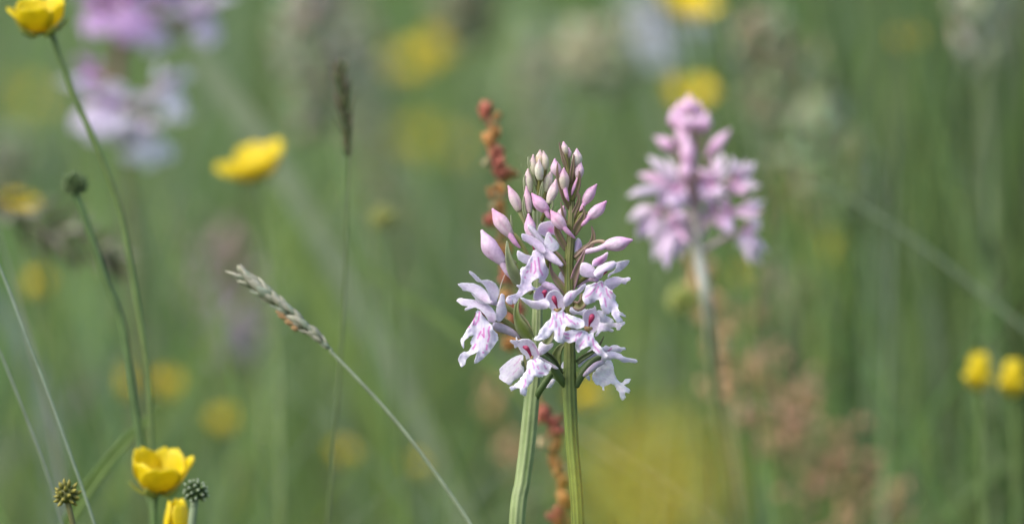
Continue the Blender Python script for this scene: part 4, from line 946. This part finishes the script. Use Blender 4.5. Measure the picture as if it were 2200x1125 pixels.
# ================================================================== placing them
# pink orchid behind, right
fmC = generic_flower('c', (.74, .58, .74), (.72, .58, .74), (.62, .20, .48), (.72, .48, .68)); bmC = generic_bud((.80, .60, .76), (.68, .38, .60))
FR[4] = (1300, 180, 2.557)
def q4(x, y): a = fp(4, [(x, y)])[0]; return a
bd = []
for (bx, by, tx, ty, ws, dz) in [(462, 170, 462, 58, 1.2, 0), (420, 190, 408, 95, 1.0, .001), (505, 190, 512, 95, 1.0, .001), (395, 250, 372, 135, 1.1, -.002), (535, 275, 562, 150, 1.15, -.002), (440, 270, 440, 160, 1.1, -.004), (490, 260, 500, 170, 1.0, -.003),
                                 (395, 365, 268, 290, 1.1, -.002), (555, 400, 690, 248, 1.1, -.002), (445, 360, 400, 225, 1.1, -.003), (462, 480, 450, 270, 1.3, -.005), (455, 520, 430, 430, 1.2, -.006)]:
    a, b = q4(bx, by), q4(tx, ty); bd.append((a[0], a[1], b[0], b[1], ws * .64, dz))
far_orchid('rosy pink spotted orchid with full conical spike, soft, beside the sharp pair', [(1481, 232), (1484, 330), (1490, 430), (1499, 540), (1520, 660), (1540, 850, 1.40), (1580, 1125, 1.46)], 1.355, [], bd, fmC, bmC, [(.46, .38, .34)] * 3 + [(.56, .56, .46)] * 2 + [(.42, .47, .24)] * 3, .0028)
OC = bpy.data.objects['spotted_orchid.002']
PKW = (.86, .76, .86); PK = (.83, .60, .78); PKD = (.76, .42, .66); LIP = (.80, .66, .84)
rosy = [  # centre, dz, petals (tip x, tip y, width), column spot
    ((395, 585, -60), [(235, 400, 78, PKW), (180, 500, 74, PK), (122, 618, 80, PKW), (300, 680, 110, LIP), (400, 700, 120, LIP), (470, 660, 90, LIP)]),
    ((300, 700, -20), [(128, 750, 86, PKW), (180, 850, 90, LIP), (250, 800, 70, PKW), (210, 690, 60, PKW)]),
    ((390, 770, -40), [(240, 860, 80, PKW), (265, 970, 80, PKW), (340, 1022, 90, LIP), (420, 950, 70, PKW), (330, 740, 70, PK), (470, 880, 50, PK)]),
    ((585, 560, -50), [(640, 375, 66, PKW), (590, 400, 50, PK), (520, 470, 60, PK), (540, 640, 100, LIP), (610, 640, 90, LIP), (660, 600, 70, LIP)]),
    ((710, 530, -20), [(822, 432, 74, PKW), (856, 560, 56, PKW), (690, 400, 54, PKW), (780, 610, 70, PK), (700, 620, 80, PK)]),
    ((680, 700, -30), [(878, 640, 56, PKW), (870, 690, 50, PK), (620, 800, 80, PK), (690, 830, 80, LIP), (640, 620, 60, PK)]),
    ((780, 800, -10), [(895, 920, 66, PKW), (860, 992, 66, PKW), (760, 920, 60, PKW), (850, 745, 64, PKW), (800, 990, 60, LIP)]),
    ((470, 640, 50), [(350, 520, 70, PK), (560, 500, 70, PK), (520, 720, 90, LIP)]),
    ((480, 560, 30), [(400, 480, 90, PK), (560, 470, 90, PK), (430, 660, 100, LIP), (540, 660, 100, LIP)]),
    ((600, 690, 20), [(520, 780, 80, LIP), (690, 760, 80, PK), (560, 640, 80, LIP)]),
    ((380, 690, 20), [(300, 620, 80, LIP), (450, 740, 80, LIP), (360, 800, 80, PK)]),
    ((500, 720, 60), [(600, 720, 70, PK), (400, 830, 80, PK), (560, 830, 80, LIP)])]
rs9 = random.Random(9)
for (c_, pts_) in rosy:
    cx_, cy9, dz_ = c_
    stx = 470 + (cy9 - 400) * .12
    body = join(ptube(4, [(cx_, cy9, dz_, 26), (lerp(cx_, stx, .5), cy9 + 50, dz_ * .5, 30), (stx, cy9 + 130, 0, 26)], mixc(OLIVE, PK, .5), 1.355),
                ptube(4, [(cx_, cy9 + 12, dz_ - 6, 16), (cx_, cy9 - 8, dz_ - 14, 30), (cx_ - 2, cy9 - 26, dz_ - 8, 12)], (.70, .34, .56), 1.355))
    fl_ = part('flower', body, M_STEM, OC)
    extra = []
    for (tx, ty, wd, cc) in pts_:
        a_ = math.atan2(ty - cy9, tx - cx_) + rs9.choice((-1, 1)) * rs9.uniform(.25, .5); l_ = math.hypot(tx - cx_, ty - cy9) * rs9.uniform(.7, .98)
        extra.append((cx_ + l_ * math.cos(a_), cy9 + l_ * math.sin(a_), wd * .6, mixc(cc, PKW, .4)))
    for (tx, ty, wd, cc) in pts_ + extra:
        wd = wd * .68
        tz = dz_ + rs9.uniform(-50, 20)
        nx_, ny_ = -(ty - cy9) * .06, (tx - cx_) * .06
        P_ = fp(4, [(cx_, cy9, dz_), (lerp(cx_, tx, .35) + nx_, lerp(cy9, ty, .35) + ny_, lerp(dz_, tz, .3) - 14), (lerp(cx_, tx, .72) + nx_, lerp(cy9, ty, .72) + ny_, lerp(dz_, tz, .8) - 10), (tx, ty, tz)])
        sc9 = wd / FR[4][2] * S(1.355)
        part('petal', strip([WZ(q[0], q[1], q[2], 1.355) for q in P_], [sc9 * .35, sc9 * .9, sc9 * .95, sc9 * .12], [mixc(cc, PKD, .45), mixc(cc, PKD, .12), cc, mixc(cc, (.85, .82, .88), .5)], 6, rs9.uniform(-.25, .25), None, None, 5, rs9.uniform(-.8, .8)), M_PETAL, fl_, .00015)
# purple orchid, top left
fmD = generic_flower('d', (.66, .42, .74), (.66, .46, .78), (.55, .20, .60), (.56, .24, .62)); bmD = generic_bud((.5, .24, .5), (.5, .24, .5))
fmD2 = generic_flower('d2', (.78, .74, .86), (.76, .70, .88), (.60, .40, .70), (.66, .52, .74))
fmD3 = generic_flower('d3', (.80, .80, .88), (.80, .80, .90), (.70, .60, .8), (.72, .66, .80))
far_orchid('purple and white spotted orchid, blurred, behind the tall nodding buttercup stem', [(262, -260), (264, -80), (258, 60), (252, 150), (262, 260), (272, 380), (292, 640), (300, 1125)], 1.57,
           [(225, 215, -125, -4, 1.25, fmD2), (262, 225, -90, -14, 1.1, fmD2), (320, 275, -70, -20, 1.15, fmD3), (350, 190, -20, 10, 1.15, fmD3), (200, 155, 160, 6, .8), (285, 10, -100, 0, 1.2), (328, 40, -70, -8, 1.05, fmD2), (428, 25, -30, -8, 1.15, fmD2), (225, 20, -150, 6, 1.0), (205, -60, 180, 0, 1.1), (340, -70, -30, 0, 1.1), (270, -90, -90, 0, 1.1), (390, -20, -10, 0, 1.0)],
           [(255, -180, 255, -260, 1.2, 0), (240, -140, 215, -200, 1.2, 0), (275, -140, 300, -200, 1.2, 0)], fmD, bmD, [(.20, .11, .10)] * 4 + [(.13, .15, .06)] * 6, .0034)
# faded pink orchid far left
fmE = generic_flower('e', (.52, .44, .50), (.52, .46, .54), (.4, .25, .36), (.44, .34, .38)); bmE = generic_bud((.42, .28, .30), (.38, .3, .26))
far_orchid('faded greyish pink orchid, very blurred, behind the pale drooping grass spike', [(492, 470), (500, 560), (510, 660), (520, 800), (522, 1125)], 1.95,
           [(470, 620, -150, 0, 1.1), (540, 690, -60, -10, 1.2), (500, 660, -95, 0, 1.1), (455, 560, 180, 6, 1.0), (545, 600, 0, 6, 1.0), (480, 720, -130, -6, 1.0)],
           [(492, 540, 490, 470, 1.3, 0), (480, 560, 462, 500, 1.2, 0), (508, 560, 520, 500, 1.2, 0)], fmE, bmE, (.16, .15, .08), .003)

# buttercups, in the photograph's order of sharpness
buttercup(90, 66, 1.275, 'yellow buttercup cup at the tip of the long curved stem', .0088, .30, (-.12, -.25, 1), .55, [(112, 76), (128, 125), (168, 225), (215, 330), (255, 440), (276, 540), (300, 680), (318, 800), (325, 950), (331, 1125)], stemw=.0013, flare=.1, scol=(.12, .18, .055))
buttercup(338, 1054, 1.262, 'yellow buttercup cup with one tall upright petal, beside the dark spiky seed head', .0098, .30, (.02, -.15, 1), 2.2, [(334, 1062), (331, 1090), (331, 1125)], jit=.15, stemw=.0015, flare=.1, scol=(.10, .17, .05))
buttercup(556, 374, 1.45, 'wide open yellow buttercup tilted to one side, blurred, above the pale grass spike', .0098, .62, (-.35, -.35, 1), .2, [(552, 400), (575, 520), (600, 760), (606, 1125)], stemw=.0011, scol=(.17, .24, .09))
buttercup(378, 1172, 1.25, 'pointed yellow buttercup petals just below the spiky seed head', .0098, -.12, (0, 0, 1), .5, [(378, 1170), (380, 1240)], n=3, wr=.5, stemw=.0014)
BG = 'blurred buttercups in the grass'
bgb = [(1470, 30, 1.72, .0105, .6, 'bright blurred buttercup above the bluish white blur', None),
       (1482, 226, 1.79, .0092, .5, 'blurred round buttercup directly above the rosy orchid tip', None),
       (880, 150, 2.2, .0105, .7, 'blurred buttercup nearer the dark slender spike in the pair by the rusty sorrel', None),
       (950, 120, 2.0, .0110, .6, 'blurred buttercup nearer the rusty sorrel tip in the close pair', None),
       (900, 310, 2.4, .0110, .7, 'faint buttercup nearer the dark slender spike in the paler lower pair', None),
       (950, 330, 2.3, .0120, .75, 'faint buttercup nearer the rusty sorrel in the paler lower pair', None),
       (45, 235, 2.3, .0125, .6, 'pale blurred buttercup under the cup on the long curved stem', None),
       (36, 455, 1.62, .0055, .6, 'blurred buttercup behind the dark flattened grass head', None),
       (1950, 95, 1.79, .0044, .6, 'faint buttercup near the top of the tall green blades', None),
       (1605, 605, 1.75, .0052, .6, 'blurred buttercup just below the rosy orchid', None),
       (1788, 572, 1.75, .0085, .05, 'narrow closed yellow buttercup beside the orange haze of sorrel', None),
       (2100, 838, 1.42, .0078, .03, 'narrow closed yellow buttercup of the close pair, the one nearer the sorrel panicle', None),
       (2174, 852, 1.42, .0078, .03, 'narrow closed yellow buttercup of the close pair, the one farther from the sorrel panicle', None),
       (357, 850, 1.79, .0075, .1, 'faint upright buttercup beside the foot of the long curved buttercup stem', None),
       (284, 840, 1.79, .0070, .1, 'faint upright buttercup crossed by the seed head stem', None),
       (482, 915, 1.79, .0050, .5, 'faint buttercup between the low cup and the thin dark grass stalk', None),
       (735, 985, 1.79, .0044, .3, 'very faint buttercup behind the thin dark grass stalk', None),
       (905, 1010, 1.79, .0038, .3, 'very faint buttercup touched by the pale arching grass stalk', None),
       (1265, 862, 1.75, .0058, .6, 'blurred buttercup behind the lowest flower of the olive-stemmed orchid', None),
       (80, 620, 1.79, .0044, .5, 'very faint buttercup behind the curved seed head stem', None)]
for (x, y, d, sz, op, lb, st) in bgb:
    d = d if d < 1.8 else d * 1.12
    if op < .08:
        buttercup(x, y, d, lb, sz * 1.2, -.04, (.06, 0, 1), 1.91, [(x + 4, y + 40), (x + 10, y + 250)], n=2, group=BG, stemw=.0010, sepals=False, wr=.58, jit=.03)
        continue
    buttercup(x, y, d, lb, sz, op, (random.uniform(-.3, .3), -.45, 1), random.uniform(0, 6), [(x + 4, y + 40), (x + random.uniform(-10, 30), y + 250)], group=BG, stemw=.0013, sepals=False)
# big soft buttercup in front
buttercup(1405, 1090, .53, 'large out of focus buttercup in front of the orchid stems', .0050, .5, (-.1, -.5, 1), .9, [(1400, 1160), (1410, 1300)], stemw=.0012)

# seed heads
seed_head(160, 397, 1.275, 'dark green spiky ball seed head on the curved green stem', .0023, [(165, 425), (176, 452), (200, 520), (228, 600), (262, 690), (276, 780), (290, 880), (306, 970), (322, 1060), (334, 1140)], stemw=.0016, scol=(.09, .15, .05), tips=(.13, .19, .08), beak=.5)
seed_head(421, 1056, 1.235, 'dark spiky ball seed head with whitish tips beside the low buttercup', .0022, [(417, 1085), (412, 1125)], tips=(.50, .55, .45), stemw=.0017, scol=(.22, .28, .16), n=34, beak=.15)
seed_head(144, 1062, 1.22, 'olive ragged spent bud near the thin pale stalks', .0022, [(148, 1088), (157, 1128)], cols=((.10, .11, .025), (.24, .22, .04)), tips=(.34, .30, .06), stemw=.0012, scol=(.14, .14, .05), n=26, ovoid=1.15, beak=.4)
seed_head(824, 470, 1.45, 'small pale yellow-green bud, blurred, near the thin dark stalk', .0028, [(826, 500), (850, 700), (880, 1125)], cols=((.22, .25, .06), (.34, .36, .12)), tips=(.4, .4, .15), stemw=.001, n=30, beak=.3)
seed_head(1470, 645, 1.45, 'yellow-green round seed head, blurred, beside the rosy orchid stem', .0034, [(1475, 680), (1490, 800), (1500, 1125)], cols=((.20, .26, .05), (.32, .36, .10)), tips=(.42, .42, .14), stemw=.0012, n=36, beak=.4)

# pale drooping grass spike and dark upright spike
hk = [husk_mesh('spikelet', .0030, .0015, (.30, .33, .21), (.48, .47, .36)), husk_mesh('spikelet', .0031, .0014, (.20, .25, .16), (.33, .37, .28)), husk_mesh('spikelet', .0034, .0013, (.36, .36, .24), (.54, .52, .42))]
sp = grass_spike('grass_spike', 'pale grey-green drooping grass seed spike on a long arching stalk', 'grass spike', [(522, 594), (548, 613), (590, 645), (635, 685), (672, 715), (705, 745)], 1.168, [(712, 756), (760, 805), (830, 880), (900, 965), (960, 1050), (1012, 1128)], hk, 100, 1, .0007, (.26, .31, .20), .00065, .085, .7)
anth = []
for i in range(9):
    c = W(592 + i * 4.6, 668 + i * 4.2 + 5 * math.sin(i * 2.0), 1.166)
    anth.append(tube([c, c + Vector((.0006, 0, -.0003)), c + Vector((.0011, .0001, -.0009))], [.00012, .00028, .0001], (.36, .22, .10), 6, 2))
part('anthers', join(*anth), M_HEAD, sp)
hd = [husk_mesh('spikelet', .0042, .0009, (.085, .105, .04), (.16, .17, .08), .0016), husk_mesh('spikelet', .0040, .001, (.06, .08, .035), (.11, .14, .06), .002), husk_mesh('spikelet', .0036, .0009, (.12, .10, .06), (.22, .18, .12), .0012)]
grass_spike('grass_spike', 'dark slender upright grass seed spike on a thin thread of stalk', 'grass spike', [(733, 148), (737, 200), (742, 250), (746, 300), (748, 338)], 1.29, [(747, 345), (744, 480), (739, 620), (731, 780), (718, 940), (704, 1125)], hd, 52, 1, .0007, (.10, .14, .055), .00062, .16, .8)
# dark flattened grass head, left
hb = [husk_mesh('spikelet', .0075, .0022, (.06, .065, .03), (.10, .10, .055), 0), husk_mesh('spikelet', .0075, .002, (.05, .055, .03), (.12, .10, .06), 0), husk_mesh('spikelet', .007, .002, (.28, .27, .20), (.36, .35, .28), 0)]
grass_spike('grass_spike', 'dark and pale flattened grass head lying slantwise behind the curved seed head stem', 'grass spike', [(240, 552), (150, 510), (60, 470), (-40, 420)], 1.46, [(-60, 412), (-120, 460), (-160, 620), (-180, 900)], hb, 60, 1, .0022, (.14, .15, .08), .001, .6, .5)

# sorrels
sorrel('rusty red sorrel spike standing just behind the pair of sharp orchids', [(1046, 236), (1062, 285), (1058, 320), (1072, 375), (1078, 430), (1070, 470), (1080, 540), (1100, 620), (1110, 700), (1130, 790), (1165, 870), (1195, 960), (1214, 1050), (1212, 1128)], 1.305,
       [(1046, 238, 5, 10, 0), (1058, 262, 3, 9), (1062, 285, 4, 9, 1), (1054, 305, 4, 9, 1), (1068, 330, 6, 12, 0), (1074, 350, 6, 13, 0), (1078, 372, 7, 15, 0), (1090, 378, 4, 12, 1), (1050, 345, 2, 6, 2), (1068, 408, 6, 13, 1), (1078, 420, 5, 12, 2), (1072, 440, 5, 12, 1), (1048, 470, 6, 12, 0), (1062, 450, 3, 8, 2), (1085, 480, 5, 12, 1), (1082, 540, 6, 14, 1), (1092, 590, 7, 15, 0), (1098, 640, 6, 14, 1), (1088, 700, 7, 16, 1), (1112, 660, 5, 12, 0),
        (1100, 735, 6, 14, 1), (1166, 880, 6, 12, 0), (1180, 900, 7, 14, 0), (1192, 925, 7, 14, 0), (1164, 950, 3, 8, 2), (1195, 955, 6, 13, 1), (1190, 995, 7, 13, 1), (1208, 1000, 4, 10, 2), (1208, 1035, 6, 12, 1), (1214, 1070, 6, 12, 1), (1200, 1100, 6, 12, 0), (1205, 1125, 5, 12, 1)], FR_RED, (.26, .18, .07), .0010, fs=1.12)
sorrel('faint rusty sorrel behind the pale leaning orchid stem', [(1062, 800), (1060, 860), (1085, 940), (1105, 1010), (1120, 1125)], 1.75, [(1060, 830, 7, 16, 1), (1064, 880, 8, 18, 1), (1096, 960, 8, 16, 1), (1102, 1000, 7, 15, 1), (1066, 850, 5, 14, 0)], FR_PINK, (.24, .18, .08), fs=1.3)
cl = []
rr_ = random.Random(5)
for i in range(72):
    t = i / 71; x = lerp(1570, 1880, t) + rr_.gauss(0, 52); y = lerp(760, 1130, t) + rr_.gauss(0, 36)
    cl.append((x, y, 3, 36))
sorrel('large pinkish orange sorrel panicle slanting down, blurred, beyond the rosy orchid stem', [(1560, 720), (1640, 830), (1740, 950), (1830, 1060), (1880, 1128)], 1.56, cl, FR_PINK, (.27, .22, .11), .0012, fs=.95)
cl = [(1690 + rr_.gauss(0, 24), 760 + rr_.gauss(0, 46), 5, 18, 0) for _ in range(12)]
sorrel('rose tinted sorrel head, very blurred, above the slanting sorrel panicle', [(1690, 690), (1695, 800), (1700, 900), (1710, 1125)], 1.8, cl, FR_PINK, (.25, .22, .12), fs=1.2)
cl = [(lerp(1500, 1568, i / 17) + rr_.gauss(0, 10), lerp(560, 860, i / 17), 4, 13, 1) for i in range(18)]
sorrel('thin orange-brown sorrel running along the rosy orchid stem', [(1512, 560), (1530, 680), (1560, 820), (1575, 960), (1590, 1125)], 1.5, cl, FR_PINK, (.36, .32, .18))
cl = [(1700 + rr_.gauss(0, 40), 470 + rr_.gauss(0, 60), 4, 22, 1) for _ in range(13)]
sorrel('orange haze of sorrel fruit beside the narrow closed buttercup', [(1700, 400), (1710, 520), (1730, 700), (1760, 1125)], 1.85, cl, FR_PINK, (.22, .22, .1), fs=1.1)

# single blades and stalks one can pick out
blade('broad pale green blade slanting down from behind the purple orchid', [(400, 95), (470, 180), (560, 300), (640, 430)], [6, 42, 46, 40], (.27, .33, .20), 1.65)
blade('long light green blade slanting down behind the thin dark stalk to the orchids', [(700, 490), (760, 550), (860, 630), (990, 720), (1120, 850)], [6, 16, 19, 19, 18], (.19, .28, .08), 1.46)
blade('soft green blade slanting behind the yellow open buttercup', [(560, 420), (640, 560), (720, 720), (800, 900), (860, 1125)], [10, 46, 52, 48, 40], (.19, .28, .07), 1.7)
stalk('long pale green stalk slanting down through the tall green blades', [(1740, 385), (1860, 450), (2000, 545), (2120, 640), (2240, 740), (2400, 900)], 11, (.15, .20, .11), 1.42)
stalk('faint pale stalk slanting down behind the straight olive orchid stem', [(1180, 890), (1260, 940), (1370, 1010), (1500, 1100), (1680, 1240)], 11, (.26, .28, .14), 1.5)
stalk('thin pale stalk running past the olive spent bud', [(-40, 480), (10, 600), (60, 730), (110, 860), (160, 1000), (204, 1128)], 6, (.22, .28, .20), 1.235)
stalk('thinner grey stalk beside the thin pale one', [(-30, 690), (10, 780), (50, 880), (95, 1000), (135, 1128)], 5, (.20, .24, .18), 1.25)
blade('green blade slanting upward beside the low buttercup', [(345, 868), (300, 915), (245, 975), (185, 1055), (130, 1150)], [3, 18, 24, 28, 26], (.16, .25, .06), 1.29)
blade('wide bluish grey blade, blurred, beside the thin pale stalks', [(-30, 620), (30, 700), (80, 820), (110, 960), (120, 1125)], [12, 36, 40, 36, 30], (.20, .27, .22), 1.62)
blade('greyish broad blade leaning over the thin stalks', [(330, 720), (200, 830), (100, 900), (0, 990)], [10, 40, 44, 36], (.22, .25, .18), 1.8)
RB = 'tall green blades beyond the rosy orchid'
rb = [(1850, 560, 1880, 850, 46, (.13, .22, .05), 1.7, 'fresh green upright blade beside the slanting sorrel panicle'),
      (1890, 0, 1920, 420, 40, (.15, .22, .08), 1.8, 'pale green tall blade below the faint high buttercup'),
      (2010, 300, 1985, 760, 34, (.12, .20, .05), 1.75, 'green upright blade crossing the long slanting stalk'),
      (2060, 380, 2110, 1125, 36, (.12, .19, .06), 1.65, 'dark green blade running down between the close pair of closed buttercups and the panicle'),
      (2170, 120, 2150, 700, 40, (.11, .20, .04), 1.8, 'bright green blade standing over the close pair of closed buttercups'),
      (1960, 480, 2060, 1125, 30, (.18, .24, .14), 1.6, 'greyish leaning blade under the long slanting stalk'),
      (2200, 960, 1990, 1125, 30, (.13, .21, .06), 1.5, 'low green blade curving in under the close pair of closed buttercups'),
      (1790, 700, 1850, 1125, 36, (.12, .19, .06), 1.75, 'mid green blade behind the panicle of sorrel')]
for (x0, y0, x1, y1, wd, c, d, lb) in rb:
    blade(lb, [(x0, y0), (lerp(x0, x1, .3) + random.uniform(-8, 8), lerp(y0, y1, .3)), (lerp(x0, x1, .65), lerp(y0, y1, .65)), (x1, y1)], [8, wd * .8, wd, wd], c, d, group=RB)
LB = 'soft green blades in the middle'
for (x0, y0, x1, y1, wd, c, d, lb) in [(690, 280, 660, 760, 40, (.13, .20, .06), 1.8, 'soft green upright blade beside the dark slender spike'),
                                       (285, 380, 292, 720, 46, (.10, .15, .05), 1.9, 'olive soft blade under the purple orchid'),
                                       (1270, -60, 1380, 330, 40, (.10, .17, .06), 1.9, 'dark green blade slanting between the buttercup pair and the pale oval head'),
                                       (600, -30, 560, 300, 46, (.12, .18, .05), 1.95, 'soft green blade above the open tilted buttercup'),
                                       (880, 420, 905, 1000, 36, (.14, .20, .09), 1.8, 'faint upright blade between dark stalk and orchids')]:
    blade(lb, [(x0, y0), (lerp(x0, x1, .3), lerp(y0, y1, .3)), (lerp(x0, x1, .65), lerp(y0, y1, .65)), (x1, y1)], [8, wd * .8, wd, wd], c, d, group=LB)

# pale panicles of seeding grass
GP = 'pale seeding grass panicles'
for (tx, ty, bx, by, d, wd, n, col, lb) in [
    (660, -60, 690, 300, 1.9, 150, 420, (.36, .33, .34), 'greyish grass panicle behind the dark slender spike'),
    (760, 20, 790, 380, 2.2, 110, 300, (.36, .33, .32), 'greyish grass panicle between the dark slender spike and the buttercup pair'),
    (820, 380, 870, 660, 2.2, 110, 260, (.33, .33, .28), 'grey-green grass panicle under the wide blurred buttercups'),
    (1000, -80, 1010, 110, 2.0, 120, 260, (.34, .28, .22), 'brownish grass panicle above the red sorrel tip'),
    (1140, 60, 1190, 420, 2.2, 120, 320, (.34, .36, .30), 'pale grey grass panicle above the orchids'),
    (1240, 80, 1350, 205, 1.85, 95, 300, (.40, .42, .30), 'pale green oval grass head with a dark line, blurred'),
    (1640, 60, 1760, 420, 1.74, 190, 330, (.36, .34, .25), 'large straw coloured grass panicle next to the rosy orchid tip'),
    (1750, 250, 1850, 480, 1.72, 150, 240, (.36, .38, .29), 'pale straw grass panicle beside the tall blades'),
    (1640, 180, 1640, 400, 2.2, 140, 260, (.36, .40, .30), 'grey-green grass panicle behind the rosy orchid flowers'),
    (2100, -40, 2110, 180, 1.72, 80, 130, (.40, .38, .36), 'whitish grass panicle near the top of the tall blades'),
    (2180, -60, 2195, 140, 2.0, 80, 200, (.38, .36, .34), 'whitish grass panicle at the outer side of the tall blades'),
    (1650, 600, 1720, 800, 1.74, 190, 220, (.36, .31, .22), 'straw grass panicle below the narrow closed buttercup'),
    (400, 480, 450, 700, 2.3, 120, 260, (.34, .34, .28), 'grey grass panicle beside the faded orchid'),
    (20, 320, 60, 430, 2.0, 130, 200, (.36, .36, .32), 'greyish grass panicle above the dark flattened head'),
    (180, 880, 220, 1125, 2.2, 130, 240, (.28, .25, .24), 'brownish grass panicle behind the olive spent bud'),
    (1370, 20, 1400, 150, 2.1, 120, 260, (.40, .40, .42), 'whitish grass panicle beside the bright blurred buttercup')]:
    panicle('grass_panicle', lb, (tx, ty), (bx, by), d, [(bx + 4, by + 30), (bx + 20, by + 300)], wd, n, col, 'grass', GP, hl=.0062)
# bluish white bloom under the bright blurred buttercup
fmW = generic_flower('w', (.70, .74, .80), (.70, .75, .82), (.6, .6, .8), (.66, .70, .78)); bmW = generic_bud((.6, .6, .66), (.6, .6, .6))
far_orchid('bluish white orchid, very blurred, under the bright buttercup', [(1440, -60), (1442, 20), (1446, 120), (1460, 320), (1470, 700)], 1.98,
           [(1410, 50, -130, -8, 1.2), (1470, 65, -60, -8, 1.2), (1430, 90, -100, -12, 1.1), (1395, 10, 180, 0, 1.0), (1490, 10, 0, 0, 1.0)], [(1440, 0, 1440, -60, 1.2, 0)], fmW, bmW, (.16, .2, .08), .003)
